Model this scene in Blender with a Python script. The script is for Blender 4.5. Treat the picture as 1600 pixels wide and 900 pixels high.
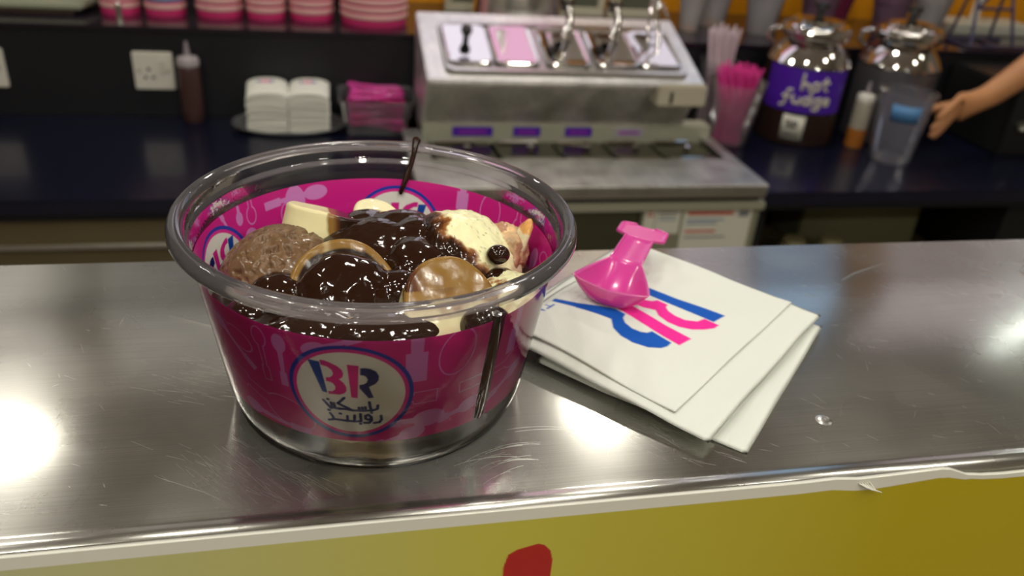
import bpy, bmesh, math, random
import numpy as np
from mathutils import Vector, Matrix, noise
random.seed(7); rng = np.random.default_rng(7)
for o in list(bpy.data.objects): bpy.data.objects.remove(o)
SC = bpy.context.scene
COL = SC.collection
PI = math.pi

# ------------------------------------------------------------------ camera
CAMP = Vector((-0.01439, -0.22770, 0.16522))
cd = bpy.data.cameras.new('camera'); cam = bpy.data.objects.new('camera', cd); COL.objects.link(cam)
R = [[0.97675187, -0.03418632, 0.21162957], [-0.20063222, -0.49353085, 0.84627065], [0.07551485, -0.86905615, -0.48891606]]
right = Vector((R[0][0], R[1][0], R[2][0])); down = Vector((R[0][1], R[1][1], R[2][1])); fwd = Vector((R[0][2], R[1][2], R[2][2]))
m3 = Matrix((right, -down, -fwd)).transposed()
cam.matrix_world = Matrix.Translation(CAMP) @ m3.to_4x4()
cd.sensor_width = 36; cd.lens = 1300 / 1600 * 36; cd.clip_start = 0.01; cd.clip_end = 50
cd.dof.use_dof = True; cd.dof.focus_distance = 0.232; cd.dof.aperture_fstop = 15.0
SC.camera = cam

# ------------------------------------------------------------------ world, exposure
w = bpy.data.worlds.new('world'); SC.world = w; w.use_nodes = True
w.node_tree.nodes['Background'].inputs[0].default_value = (1.0, 0.97, 0.90, 1)
w.node_tree.nodes['Background'].inputs[1].default_value = 0.25
SC.view_settings.view_transform = 'Standard'; SC.view_settings.look = 'None'
SC.view_settings.gamma = 1; SC.view_settings.exposure = -0.12; SC.view_settings.use_curve_mapping = False

CEIL = 1.5
# (x, y, radius, strength) of the round ceiling lamps
LAMPS = [(-0.86, 1.55, .10, 75), (0.77, 1.53, .085, 150),
         (-0.75, 0.25, .07, 60), (0.25, 0.45, .07, 60), (1.98, 0.35, .07, 60), (2.7, 0.9, .07, 40),
         (-0.95, -0.40, .04, 250), (-0.30, -0.50, .04, 250), (0.45, -0.45, .04, 250), (1.15, -0.40, .04, 250),
         (-0.9, -0.9, .08, 115), (0.3, -1.0, .08, 115), (1.5, -0.9, .08, 100), (-0.9, -2.2, .09, 150), (0.3, -2.2, .09, 150), (1.5, -2.2, .09, 150)]  # unseen customer-side lamps, added to brighten counter front, cup band and napkins

# ------------------------------------------------------------------ materials
def srgb(r, g=None, b=None):
    if g is None: g = b = r
    f = lambda c: (c / 255 / 12.92) if c <= 10.3 else ((c / 255 + .055) / 1.055) ** 2.4
    return (f(r), f(g), f(b), 1)
MATS = {}
def mat(name, col=(.5, .5, .5, 1), rough=.5, metal=0., spec=.5, coat=0., noise_amt=0., noise_scale=50, bump=0., bump_scale=200, trans=0., ior=1.45, sss=0., alpha=1.):
    if name in MATS: return MATS[name]
    m = bpy.data.materials.new(name); m.use_nodes = True; nt = m.node_tree; b = nt.nodes['Principled BSDF']
    b.inputs['Base Color'].default_value = col; b.inputs['Roughness'].default_value = rough
    b.inputs['Metallic'].default_value = metal; b.inputs['Specular IOR Level'].default_value = spec
    b.inputs['Coat Weight'].default_value = coat; b.inputs['Coat Roughness'].default_value = .05
    b.inputs['Transmission Weight'].default_value = trans; b.inputs['IOR'].default_value = ior
    b.inputs['Alpha'].default_value = alpha
    if sss:
        b.inputs['Subsurface Weight'].default_value = sss; b.inputs['Subsurface Scale'].default_value = .003
    tc = nt.nodes.new('ShaderNodeTexCoord')
    if noise_amt:
        n = nt.nodes.new('ShaderNodeTexNoise'); n.inputs['Scale'].default_value = noise_scale; n.inputs['Detail'].default_value = 4
        nt.links.new(tc.outputs['Object'], n.inputs['Vector'])
        h = nt.nodes.new('ShaderNodeMapRange'); h.inputs[3].default_value = 1 - noise_amt; h.inputs[4].default_value = 1 + noise_amt
        nt.links.new(n.outputs[0], h.inputs[0])
        mx = nt.nodes.new('ShaderNodeMix'); mx.data_type = 'RGBA'; mx.blend_type = 'MULTIPLY'; mx.inputs[0].default_value = 1
        mx.inputs[6].default_value = col; nt.links.new(h.outputs[0], mx.inputs[7]); nt.links.new(mx.outputs[2], b.inputs['Base Color'])
    if bump:
        n = nt.nodes.new('ShaderNodeTexNoise'); n.inputs['Scale'].default_value = bump_scale; n.inputs['Detail'].default_value = 3
        nt.links.new(tc.outputs['Object'], n.inputs['Vector'])
        bp = nt.nodes.new('ShaderNodeBump'); bp.inputs['Strength'].default_value = bump; bp.inputs['Distance'].default_value = .001
        nt.links.new(n.outputs[0], bp.inputs['Height']); nt.links.new(bp.outputs[0], b.inputs['Normal'])
    MATS[name] = m; return m
def emit(name, col, s):
    m = bpy.data.materials.new(name); m.use_nodes = True; nt = m.node_tree; nt.nodes.clear()
    e = nt.nodes.new('ShaderNodeEmission'); e.inputs[0].default_value = col; e.inputs[1].default_value = s
    o = nt.nodes.new('ShaderNodeOutputMaterial'); nt.links.new(e.outputs[0], o.inputs[0]); return m
def thin_clear(name, tint=(.97, .97, .97, 1), ior=1.45, rough=.03, haze=0., hazecol=(.8, .8, .8, 1), wav=0.):
    """thin clear plastic sheet: fresnel gloss over see-through, optional milky share"""
    m = bpy.data.materials.new(name); m.use_nodes = True; nt = m.node_tree; nt.nodes.clear(); N = nt.nodes.new; L = nt.links.new
    t = N('ShaderNodeBsdfTransparent'); t.inputs[0].default_value = tint
    g = N('ShaderNodeBsdfGlossy'); g.inputs['Roughness'].default_value = rough
    fr = N('ShaderNodeFresnel'); fr.inputs[0].default_value = ior
    if wav:
        tc = N('ShaderNodeTexCoord'); n = N('ShaderNodeTexNoise'); n.inputs['Scale'].default_value = 700; L(tc.outputs['Object'], n.inputs['Vector'])
        bp = N('ShaderNodeBump'); bp.inputs['Strength'].default_value = wav; bp.inputs['Distance'].default_value = .0005
        L(n.outputs[0], bp.inputs['Height']); L(bp.outputs[0], g.inputs['Normal'])
    ml = N('ShaderNodeMath'); ml.operation = 'MULTIPLY'; ml.inputs[1].default_value = 1.1; L(fr.outputs[0], ml.inputs[0])
    mx = N('ShaderNodeMixShader'); L(ml.outputs[0], mx.inputs[0]); 
    if haze:
        d = N('ShaderNodeBsdfDiffuse'); d.inputs[0].default_value = hazecol
        tl = N('ShaderNodeBsdfTranslucent'); tl.inputs[0].default_value = hazecol
        a = N('ShaderNodeMixShader'); L(d.outputs[0], a.inputs[1]); L(tl.outputs[0], a.inputs[2])
        h = N('ShaderNodeMixShader'); h.inputs[0].default_value = haze; L(t.outputs[0], h.inputs[1]); L(a.outputs[0], h.inputs[2]); L(h.outputs[0], mx.inputs[1])
    else: L(t.outputs[0], mx.inputs[1])
    L(g.outputs[0], mx.inputs[2]); o = N('ShaderNodeOutputMaterial'); L(mx.outputs[0], o.inputs[0]); MATS[name] = m; return m
def attr_mat(name, rough=.5, spec=.5, coat=0., sss=0., bump=0., bump_scale=1500, see=0., rough_from=None):
    m = bpy.data.materials.new(name); m.use_nodes = True; nt = m.node_tree; b = nt.nodes['Principled BSDF']; N = nt.nodes.new; L = nt.links.new
    a = N('ShaderNodeAttribute'); a.attribute_name = 'Col'; L(a.outputs['Color'], b.inputs['Base Color'])
    b.inputs['Roughness'].default_value = rough; b.inputs['Specular IOR Level'].default_value = spec
    b.inputs['Coat Weight'].default_value = coat; b.inputs['Coat Roughness'].default_value = .06
    if sss: b.inputs['Subsurface Weight'].default_value = sss; b.inputs['Subsurface Scale'].default_value = .002
    if rough_from:   # alpha of the colour = how wet the surface is
        mr = N('ShaderNodeMapRange'); mr.inputs[3].default_value = rough_from[0]; mr.inputs[4].default_value = rough_from[1]
        L(a.outputs['Alpha'], mr.inputs[0]); L(mr.outputs[0], b.inputs['Roughness'])
    if bump:
        tc = N('ShaderNodeTexCoord'); n = N('ShaderNodeTexNoise'); n.inputs['Scale'].default_value = bump_scale; n.inputs['Detail'].default_value = 3
        L(tc.outputs['Object'], n.inputs['Vector']); bp = N('ShaderNodeBump'); bp.inputs['Strength'].default_value = bump; bp.inputs['Distance'].default_value = .0004
        L(n.outputs[0], bp.inputs['Height']); L(bp.outputs[0], b.inputs['Normal'])
    if see:
        t = N('ShaderNodeBsdfTransparent'); L(a.outputs['Color'], t.inputs[0]); mx = N('ShaderNodeMixShader')
        mm = N('ShaderNodeMath'); mm.operation = 'MULTIPLY'; mm.inputs[1].default_value = see; L(a.outputs['Alpha'], mm.inputs[0]); L(mm.outputs[0], mx.inputs[0])
        L(b.outputs[0], mx.inputs[1]); L(t.outputs[0], mx.inputs[2]); L(mx.outputs[0], nt.nodes['Material Output'].inputs[0])
    MATS[name] = m; return m
def brushed(name, col, r=.27, an=.98, tangent=(0, 1, 0), scratches=True, streak=(6, 900, 6)):
    m = bpy.data.materials.new(name); m.use_nodes = True; nt = m.node_tree; b = nt.nodes['Principled BSDF']; N = nt.nodes.new; L = nt.links.new
    b.inputs['Metallic'].default_value = 1; b.inputs['Base Color'].default_value = col
    b.inputs['Roughness'].default_value = r; b.inputs['Anisotropic'].default_value = an
    t = N('ShaderNodeCombineXYZ'); t.inputs[0].default_value, t.inputs[1].default_value, t.inputs[2].default_value = tangent
    L(t.outputs[0], b.inputs['Tangent'])
    tc = N('ShaderNodeTexCoord'); mp = N('ShaderNodeMapping'); mp.inputs['Scale'].default_value = streak; L(tc.outputs['Object'], mp.inputs[0])
    n = N('ShaderNodeTexNoise'); n.inputs['Scale'].default_value = 3; n.inputs['Detail'].default_value = 5; L(mp.outputs[0], n.inputs['Vector'])
    mr = N('ShaderNodeMapRange'); mr.inputs[3].default_value = .72; mr.inputs[4].default_value = 1.22; L(n.outputs[0], mr.inputs[0])
    # cloudy wear
    n2 = N('ShaderNodeTexNoise'); n2.inputs['Scale'].default_value = 22; n2.inputs['Detail'].default_value = 6; L(tc.outputs['Object'], n2.inputs['Vector'])
    mr2 = N('ShaderNodeMapRange'); mr2.inputs[1].default_value = .3; mr2.inputs[2].default_value = .7; mr2.inputs[3].default_value = .88; mr2.inputs[4].default_value = 1.08; L(n2.outputs[0], mr2.inputs[0])
    mu = N('ShaderNodeMath'); mu.operation = 'MULTIPLY'; L(mr.outputs[0], mu.inputs[0]); L(mr2.outputs[0], mu.inputs[1])
    mx = N('ShaderNodeMix'); mx.data_type = 'RGBA'; mx.blend_type = 'MULTIPLY'; mx.inputs[0].default_value = 1; mx.inputs[6].default_value = col
    L(mu.outputs[0], mx.inputs[7]); L(mx.outputs[2], b.inputs['Base Color'])
    mr3 = N('ShaderNodeMapRange'); mr3.inputs[1].default_value = .35; mr3.inputs[2].default_value = .65; mr3.inputs[3].default_value = r * .93; mr3.inputs[4].default_value = r * 1.1
    L(n2.outputs[0], mr3.inputs[0]); L(mr3.outputs[0], b.inputs['Roughness'])
    bp = N('ShaderNodeBump'); bp.inputs['Strength'].default_value = .07; bp.inputs['Distance'].default_value = .0003; L(n.outputs[0], bp.inputs['Height']); L(bp.outputs[0], b.inputs['Normal'])
    MATS[name] = m; return m

STEEL_TOP = brushed('brushed_steel_top', (.50, .49, .45, 1))
nt_ = STEEL_TOP.node_tree; b1 = nt_.nodes['Principled BSDF']; b2 = nt_.nodes.new('ShaderNodeBsdfPrincipled'); b2.inputs['Metallic'].default_value = 1
b2.inputs['Roughness'].default_value = .16; b2.inputs['Anisotropic'].default_value = .85
for k_ in ('Base Color', 'Tangent', 'Normal'): nt_.links.new(b1.inputs[k_].links[0].from_socket, b2.inputs[k_])
mx_ = nt_.nodes.new('ShaderNodeMixShader'); mx_.inputs[0].default_value = .55; nt_.links.new(b1.outputs[0], mx_.inputs[1]); nt_.links.new(b2.outputs[0], mx_.inputs[2]); nt_.links.new(mx_.outputs[0], nt_.nodes['Material Output'].inputs[0])
STEEL = brushed('brushed_steel_unit', (.50, .49, .45, 1), r=.42, an=.5, tangent=(0, 1, 0), streak=(40, 2, 40))
SCRATCH = mat('steel_scratch', (.85, .84, .80, 1), .38, 1.)
CHROME = mat('polished_steel', (.68, .66, .63, 1), .08, 1., bump=.12, bump_scale=60)
SATIN = mat('satin_steel', (.55, .54, .50, 1), .3, 1.)
OLIVE = mat('dull_cabinet_steel', srgb(104, 92, 66), .45, .3, noise_amt=.12, noise_scale=8)
DARK = mat('dark_gap', srgb(18, 18, 16), .6)
BLACKP = mat('black_plastic', (.012, .012, .012, 1), .35)
NAVY = mat('navy_laminate', srgb(13, 15, 34), .25, coat=.15, noise_amt=.15, noise_scale=4)
NAVYD = mat('navy_laminate_edge', srgb(9, 10, 14), .5)
LEDGE = mat('dark_riser_laminate', srgb(24, 24, 28), .5, noise_amt=.1, noise_scale=6)
LEDGETOP = mat('dark_ledge_top', srgb(30, 22, 34), .16, coat=.3)
ORANGE = mat('orange_wall_paint', srgb(226, 150, 12), .5, noise_amt=.08, noise_scale=3)
WARMW = mat('warm_white_paint', srgb(196, 186, 168), .6, noise_amt=.06, noise_scale=3)
GREYW = mat('grey_wall_paint', srgb(150, 143, 132), .6, noise_amt=.06, noise_scale=2)
FLOORM = mat('floor_tile_grey', srgb(120, 112, 100), .3, noise_amt=.15, noise_scale=2)
WHITE = mat('white_plastic', srgb(226, 222, 210), .4)
PAPER = mat('white_paper', srgb(226, 222, 208), .8, noise_amt=.04, noise_scale=60)
PINK = mat('pink_spoon_plastic', srgb(206, 66, 150), .22, spec=.5, coat=.3, sss=.25)
MAG = mat('magenta_paper', srgb(214, 52, 118), .5)
RIMP = mat('pale_pink_paper', srgb(232, 182, 178), .6)
PALEB = mat('blue_paper', srgb(110, 150, 190), .6)
CLEAR = thin_clear('clear_cup_plastic', wav=.10)
CLEARB = thin_clear('clear_tumbler_plastic', tint=(.93, .92, .93, 1), rough=.12, haze=.18)
RIMG = thin_clear('frosted_rim_plastic', tint=(.985, .97, .98, 1), rough=.06, haze=.10, hazecol=(1, .93, .97, 1), ior=1.5)
GLASS = mat('clear_rim_plastic', (1, .985, .99, 1), .04, trans=1., ior=1.42)
PURPLE = mat('purple_label', srgb(78, 30, 168), .4)
LETTER = mat('cream_lettering', srgb(206, 200, 182), .5)
BROWN = mat('dark_brown_enamel', srgb(42, 28, 22), .3)
SAUCE = mat('chocolate_sauce', (.020, .0065, .0028, 1), .09, coat=.3, spec=.5, bump=.30, bump_scale=150)
ATT = attr_mat('painted_matte', rough=.6, bump=.25, bump_scale=1200)
FOOD = attr_mat('dessert_surface', rough=.35, spec=.32, coat=.06, sss=.15, bump=.16, bump_scale=420, rough_from=(.46, .13))
BAND = attr_mat('printed_band_film', rough=.28, coat=.5, see=1.0)
FILM = attr_mat('printed_front_film', rough=.35, coat=.35)
NAPK = attr_mat('printed_tissue', rough=.85, spec=.2, bump=.35, bump_scale=1800)
SKIN = mat('skin', srgb(196, 138, 92), .5, sss=.2, noise_amt=.06, noise_scale=40)
CARAM = mat('caramel_sauce', srgb(170, 104, 40), .3)

# ------------------------------------------------------------------ mesh helpers
class MB:
    def __init__(s): s.v = []; s.f = []
    def add(s, v, f):
        n = len(s.v); s.v += [tuple(p) for p in v]; s.f += [tuple(i + n for i in q) for q in f]; return s
    def box(s, x0, x1, y0, y1, z0, z1):
        return s.add([(x0, y0, z0), (x1, y0, z0), (x1, y1, z0), (x0, y1, z0), (x0, y0, z1), (x1, y0, z1), (x1, y1, z1), (x0, y1, z1)],
                     [(0, 3, 2, 1), (4, 5, 6, 7), (0, 1, 5, 4), (1, 2, 6, 5), (2, 3, 7, 6), (3, 0, 4, 7)])
    def lathe(s, prof, n=48, c=(0, 0, 0), closed=False, cap0=False, cap1=False):
        v = []; f = []; k = len(prof)
        for r, z in prof:
            for i in range(n): a = 2 * PI * i / n; v.append((c[0] + r * math.cos(a), c[1] + r * math.sin(a), c[2] + z))
        for j in range(k if closed else k - 1):
            j2 = (j + 1) % k
            for i in range(n): i2 = (i + 1) % n; f.append((j * n + i, j * n + i2, j2 * n + i2, j2 * n + i))
        if cap0: f.append(tuple(range(n))[::-1])
        if cap1: f.append(tuple((k - 1) * n + i for i in range(n)))
        return s.add(v, f)
    def tube(s, pts, rad, n=10, cap=True):
        pts = [Vector(p) for p in pts]; v = []; f = []; up = Vector((0, 0, 1)); last = None
        if not hasattr(rad, '__len__'): rad = [rad] * len(pts)
        for i, p in enumerate(pts):
            d = (pts[min(i + 1, len(pts) - 1)] - pts[max(i - 1, 0)]).normalized()
            a = (last - d * last.dot(d)) if last else d.orthogonal()
            a.normalize(); last = a; b = d.cross(a)
            for k in range(n): t = 2 * PI * k / n; v.append(p + (a * math.cos(t) + b * math.sin(t)) * rad[i])
        for i in range(len(pts) - 1):
            for k in range(n): k2 = (k + 1) % n; f.append((i * n + k, i * n + k2, (i + 1) * n + k2, (i + 1) * n + k))
        if cap: f.append(tuple(range(n))[::-1]); f.append(tuple((len(pts) - 1) * n + k for k in range(n)))
        return s.add(v, f)
    def prism(s, poly, axis, a0, a1):
        """poly = 2-D outline; axis 'x','y','z' = extrude direction"""
        def P(u, v, t): return {'x': (t, u, v), 'y': (u, t, v), 'z': (u, v, t)}[axis]
        n = len(poly); v = [P(u, q, a0) for u, q in poly] + [P(u, q, a1) for u, q in poly]
        f = [tuple(range(n)), tuple(range(2 * n - 1, n - 1, -1))] + [(i, i + n, (i + 1) % n + n, (i + 1) % n) for i in range(n)]
        return s.add(v, f)
    def sphere(s, c, r, n=24, m=14):
        if not hasattr(r, '__len__'): r = (r, r, r)
        v = []; f = []
        for j in range(m + 1):
            t = PI * j / m
            for i in range(n): a = 2 * PI * i / n; v.append((c[0] + r[0] * math.sin(t) * math.cos(a), c[1] + r[1] * math.sin(t) * math.sin(a), c[2] + r[2] * math.cos(t)))
        for j in range(m):
            for i in range(n): i2 = (i + 1) % n; f.append((j * n + i, (j + 1) * n + i, (j + 1) * n + i2, j * n + i2))
        return s.add(v, f)
    def xf(s, M): s.v = [tuple(M @ Vector(p)) for p in s.v]; return s
    def build(s, name, m, parent=None, smooth=True, bevel=0., fix=True, angle=40):
        me = bpy.data.meshes.new(name); me.from_pydata(s.v, [], s.f)
        if fix:
            bm = bmesh.new(); bm.from_mesh(me); bmesh.ops.remove_doubles(bm, verts=bm.verts, dist=1e-7); bmesh.ops.recalc_face_normals(bm, faces=bm.faces)
            if bevel: bmesh.ops.bevel(bm, geom=[e for e in bm.edges if len(e.link_faces) == 2 and e.calc_face_angle(0) > .6], offset=bevel, segments=2, affect='EDGES', clamp_overlap=True)
            bm.to_mesh(me); bm.free()
        if smooth:
            me.polygons.foreach_set('use_smooth', [True] * len(me.polygons))
            try: me.set_sharp_from_angle(angle=math.radians(angle))
            except Exception: pass
        me.materials.append(m); o = bpy.data.objects.new(name, me); COL.objects.link(o)
        if parent: o.parent = parent
        return o
def rawmesh(name, V, F, m, parent=None, col=None, smooth=True):
    """V (n,3) float, F (k,4) int, col (n,4) per vertex"""
    V = np.asarray(V, np.float32); F = np.asarray(F, np.int32)
    me = bpy.data.meshes.new(name); me.vertices.add(len(V)); me.vertices.foreach_set('co', V.ravel())
    me.loops.add(F.size); me.loops.foreach_set('vertex_index', F.ravel()); me.polygons.add(len(F))
    me.polygons.foreach_set('loop_start', np.arange(0, F.size, F.shape[1], dtype=np.int32)); me.update(calc_edges=True); me.validate()
    if smooth: me.polygons.foreach_set('use_smooth', [True] * len(me.polygons))
    if col is not None:
        a = me.color_attributes.new('Col', 'FLOAT_COLOR', 'POINT'); a.data.foreach_set('color', np.asarray(col, np.float32).ravel())
    me.materials.append(m); o = bpy.data.objects.new(name, me); COL.objects.link(o)
    if parent: o.parent = parent
    return o
def gridfaces(nu, nv, wrap=False):
    i = np.arange(nu if wrap else nu - 1); j = np.arange(nv - 1); I, J = np.meshgrid(i, j, indexing='ij'); I2 = (I + 1) % nu
    return np.stack([I * nv + J, I2 * nv + J, I2 * nv + J + 1, I * nv + J + 1], -1).reshape(-1, 4)
def tag(o, label=None, cat=None, group=None, kind=None):
    if label: o['label'] = label
    if cat: o['category'] = cat
    if group: o['group'] = group
    if kind: o['kind'] = kind
    return o
def thing(name, label, cat, loc=(0, 0, 0), rot=(0, 0, 0), group=None):
    o = bpy.data.objects.new(name, None); COL.objects.link(o); o.empty_display_size = .02
    o.location = loc; o.rotation_euler = rot; return tag(o, label, cat, group)
def struct(name, o): o.name = name; o['kind'] = 'structure'; return o
def dup(root, loc=None, rot=None, label=None, group=None, scale=None):
    def cp(o, par):
        c = o.copy(); COL.objects.link(c)
        if par: c.parent = par
        for ch in [x for x in bpy.data.objects if x.parent == o]: cp(ch, c)
        return c
    c = cp(root, None)
    if loc is not None: c.location = loc
    if rot is not None: c.rotation_euler = rot
    if scale is not None: c.scale = scale
    if label: c['label'] = label
    if group: c['group'] = group
    return c

# ------------------------------------------------------------------ painting on point grids (flat print)
def poly_alpha(U, V, poly, soft):
    P = np.asarray(poly, float); inside = np.zeros(U.shape, bool); d = np.full(U.shape, 1e9)
    for k in range(len(P)):
        x1, y1 = P[k]; x2, y2 = P[(k + 1) % len(P)]
        c = ((y1 > V) != (y2 > V)) & (U < (x2 - x1) * (V - y1) / (y2 - y1 + 1e-12) + x1); inside ^= c
        d = np.minimum(d, seg(U, V, x1, y1, x2, y2))
    return np.clip(np.where(inside, d, -d) / soft + .5, 0, 1)
def seg(U, V, x1, y1, x2, y2):
    dx, dy = x2 - x1, y2 - y1; t = np.clip(((U - x1) * dx + (V - y1) * dy) / (dx * dx + dy * dy + 1e-12), 0, 1)
    return np.hypot(U - x1 - t * dx, V - y1 - t * dy)
def stroke_alpha(U, V, pts, wd, soft):
    d = np.full(U.shape, 1e9)
    for (a, b), (c, e) in zip(pts[:-1], pts[1:]): d = np.minimum(d, seg(U, V, a, b, c, e))
    return np.clip((wd - d) / soft + .5, 0, 1)
def over(C, a, col):
    a = a[..., None]; C[:] = C * (1 - a) + np.asarray(col) * a
def LG(x, y): return ((x - 640) / 485, -(y - 460) / 355)
def LGs(l): return [LG(*p) for p in l]
B_STEM = LGs([(340, 235), (428, 240), (465, 470), (425, 465)])
B_THREE = LGs([(432, 225), (470, 226), (510, 238), (560, 258), (590, 283), (600, 312), (592, 338), (565, 355), (596, 378), (616, 410), (616, 440), (595, 462), (560, 474), (475, 478), (472, 455), (505, 453), (528, 438), (532, 415), (520, 395), (500, 384), (465, 380), (465, 352), (495, 348), (515, 335), (524, 315), (515, 290), (480, 268), (436, 262)])
R_BAR = LGs([(630, 240), (715, 245), (697, 493), (648, 488)])
R_CURVE = LGs([(725, 262), (765, 260), (800, 265), (840, 285), (860, 318), (857, 350), (835, 378), (785, 402), (820, 485), (780, 490), (714, 415), (714, 388), (745, 383), (767, 370), (777, 348), (768, 328), (750, 317), (722, 313)])
ARABIC = [[(785, 522), (790, 560), (800, 590)], [(850, 548), (846, 575), (825, 583), (800, 588)], [(798, 605), (802, 606)],
          [(800, 588), (757, 590), (752, 562)], [(757, 590), (733, 592), (728, 566)], [(733, 590), (708, 592), (703, 568)],
          [(708, 590), (650, 591), (625, 578), (540, 545), (592, 497)], [(650, 591), (600, 585), (545, 586)], [(508, 548), (512, 585), (550, 588)],
          [(425, 532), (480, 590), (490, 586), (484, 545)], [(460, 520), (465, 521)],
          [(875, 632), (879, 662), (862, 685), (820, 690)], [(795, 640), (775, 622), (752, 632), (752, 655), (775, 665), (797, 652), (797, 640), (800, 668), (780, 688), (740, 690)],
          [(712, 618), (715, 678), (655, 682)], [(665, 632), (662, 680), (600, 680)], [(708, 698), (712, 699)], [(607, 640), (607, 680), (490, 676)], [(548, 625), (556, 626)],
          [(470, 632), (492, 662), (488, 680), (452, 688)], [(458, 606), (466, 607)]]
BLUE = srgb(24, 70, 160); NAVYI = srgb(30, 34, 110); HOTP = srgb(224, 40, 150); LILAC = srgb(222, 140, 212); MAGB = srgb(216, 34, 142); WHT = srgb(232, 230, 222)
def paint_letters(C, U, V, soft, stem=BLUE, curve=BLUE, pink=HOTP):
    for p, c in ((B_STEM, stem), (B_THREE, pink), (R_BAR, pink), (R_CURVE, curve)): over(C, poly_alpha(U, V, p, soft), c)
def paint_logo(C, S, Z, cs, cz, Rm, alpha_see=.06):
    m = np.hypot(S - cs, Z - cz) < Rm * 1.06
    u = (S[m] - cs) / Rm; v = (Z[m] - cz) / Rm; c = C[m]; soft = .014; r = np.hypot(u, v)
    def disc(rr, col): over(c, np.clip((rr - r) / soft + .5, 0, 1), col)
    a4 = lambda col, s: (*col[:3], s)
    disc(1.0, a4(srgb(34, 60, 170), .05)); disc(.93, a4(srgb(228, 50, 156), .1)); disc(.865, a4(WHT, alpha_see))
    paint_letters(c, u, v, soft, a4(BLUE, .05), a4(NAVYI, .05), a4(HOTP, .15))
    for st in ARABIC: over(c, stroke_alpha(u, v, LGs(st), .0250, soft), a4(NAVYI, .05))
    C[m] = c
def paint_spoon(C, S, Z, b, e, w, outline):
    """b = bowl centre, e = handle end, w = bowl half width (mm)"""
    b = np.array(b, float); e = np.array(e, float); L = np.linalg.norm(e - b); d = (e - b) / L
    x = (S - b[0]) * d[0] + (Z - b[1]) * d[1]; y = -(S - b[0]) * d[1] + (Z - b[1]) * d[0]
    m = (np.abs(y) < w * 1.6) & (x > -w * 2.2) & (x < L + 2); x = x[m]; y = y[m]
    d1 = (np.hypot(x / (w * 1.55), y / w) - 1) * w
    t = np.clip(x / L, 0, 1); d2 = np.maximum(np.abs(y) - w * (.42 - .18 * t), np.maximum(-x, x - L))
    d3 = np.maximum(np.abs(y) - w * .42, np.abs(x - L * .86) - L * .15); d3 = d3 - .12 * w
    k = .5; D = np.minimum(np.minimum(d1, d2), d3)
    a = np.clip(-D / .15 + .5, 0, 1) if not outline else np.clip((.16 - np.abs(D)) / .15 + .5, 0, 1)
    c = C[m]; over(c, a * .95, (*LILAC[:3], .12)); C[m] = c

ZL0 = -.283
# ================================================================== STRUCTURE
struct('floor', MB().box(-2.2, 3.4, -3.2, 2.4, -1.30, -1.25).build('floor', FLOORM, smooth=False))
struct('ceiling', MB().box(-2.2, 3.4, -3.2, 2.4, CEIL + .02, CEIL + .07).build('ceiling', WARMW, smooth=False))
struct('wall_back', MB().box(-2.2, 3.4, 2.12, 2.2, -1.25, CEIL + .02).build('wall_back', ORANGE, smooth=False))
tag(MB().box(-2.1, .12, 2.085, 2.118, ZL0 + .002, .318).build('dark_wall_panel', mat('dark_brown_panel', srgb(34, 26, 20), .5, noise_amt=.15, noise_scale=5), smooth=False, bevel=.003),
    'dark brown panel on the back wall behind the pink paper cup stacks', 'wall panel')
struct('wall_left', MB().box(-2.2, -2.12, -3.2, 2.12, -1.25, CEIL + .02).build('wall_left', GREYW, smooth=False))
struct('wall_right', MB().box(3.3, 3.4, -3.2, 2.12, -1.25, CEIL + .02).build('wall_right', GREYW, smooth=False))
struct('wall_front', MB().box(-2.12, 3.3, -3.2, -3.12, -1.25, CEIL + .02).build('wall_front', WARMW, smooth=False))
# upper wall cladding above the ledge, seen only as reflection in the steel
tag(MB().box(-2.1, 3.28, 2.07, 2.118, .32, CEIL + .01).build('upper_wall_board', mat('menu_board_grey', srgb(150, 138, 130), .5, noise_amt=.25, noise_scale=2.5), smooth=False, bevel=.004),
    'pale grey board covering the upper part of the orange back wall', 'wall board')

# backlit menu boards, above the picture; they light and mirror in the lids
for x0, x1, c_, s_, nm in ((-1.6, -.70, (1, .88, .82, 1), .35, 'leftmost backlit pale pink menu board'), (-.60, .12, (1, .93, .86, 1), .5, 'second backlit menu board, warm white'), (.16, .50, (.92, .86, 1, 1), 1.5, 'backlit white menu board above the left lids'), (.51, .66, (1, .55, .80, 1), 1.25, 'narrow backlit pink menu board'), (.98, 1.24, (.92, .86, 1, 1), 1.2, 'backlit lilac menu board above the right lids'), (1.25, 1.55, (.45, .68, 1, 1), 1.1, 'backlit blue menu board'), (1.7, 2.3, (1, .86, .90, 1), .7, 'rightmost backlit pale menu board')):
    t = thing('menu_board', nm + ' high on the back wall', 'menu board', ((x0 + x1) / 2, 2.06, .12)); w_ = (x1 - x0) / 2
    MB().box(-w_, w_, -.012, .008, 0, 1.0).build('frame', SATIN, t, smooth=False); MB().box(-w_ + .01, w_ - .01, -.016, -.011, .01, .99).build('lit_face', emit('menu_glow', c_, s_), t, smooth=False)
t = thing('wall_spotlight', 'small round bright spotlight on the back wall above the menu boards', 'lamp', (1.17, 2.05, 1.20))
MB().lathe([(.0001, .02), (.04, .02), (.045, -.02), (.04, -.022)], 24).xf(Matrix.Rotation(PI / 2, 4, 'X')).build('shade', SATIN, t); MB().sphere((0, -.015, 0), (.03, .015, .03), 20, 10).build('bulb', emit('spot_glow', (1, 1, .95, 1), 45), t)
t = thing('tube_lamp', 'slim upright lit tube on the back wall at the far right', 'lamp', (2.42, 2.05, .72))
MB().box(-.03, .03, .0, .03, -.02, .62).build('holder', SATIN, t, smooth=False); MB().tube([(0, -.02, 0), (0, -.02, .60)], .011, 16).build('lit_tube', emit('tube_glow', (.92, 1, .97, 1), 22), t)
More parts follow.
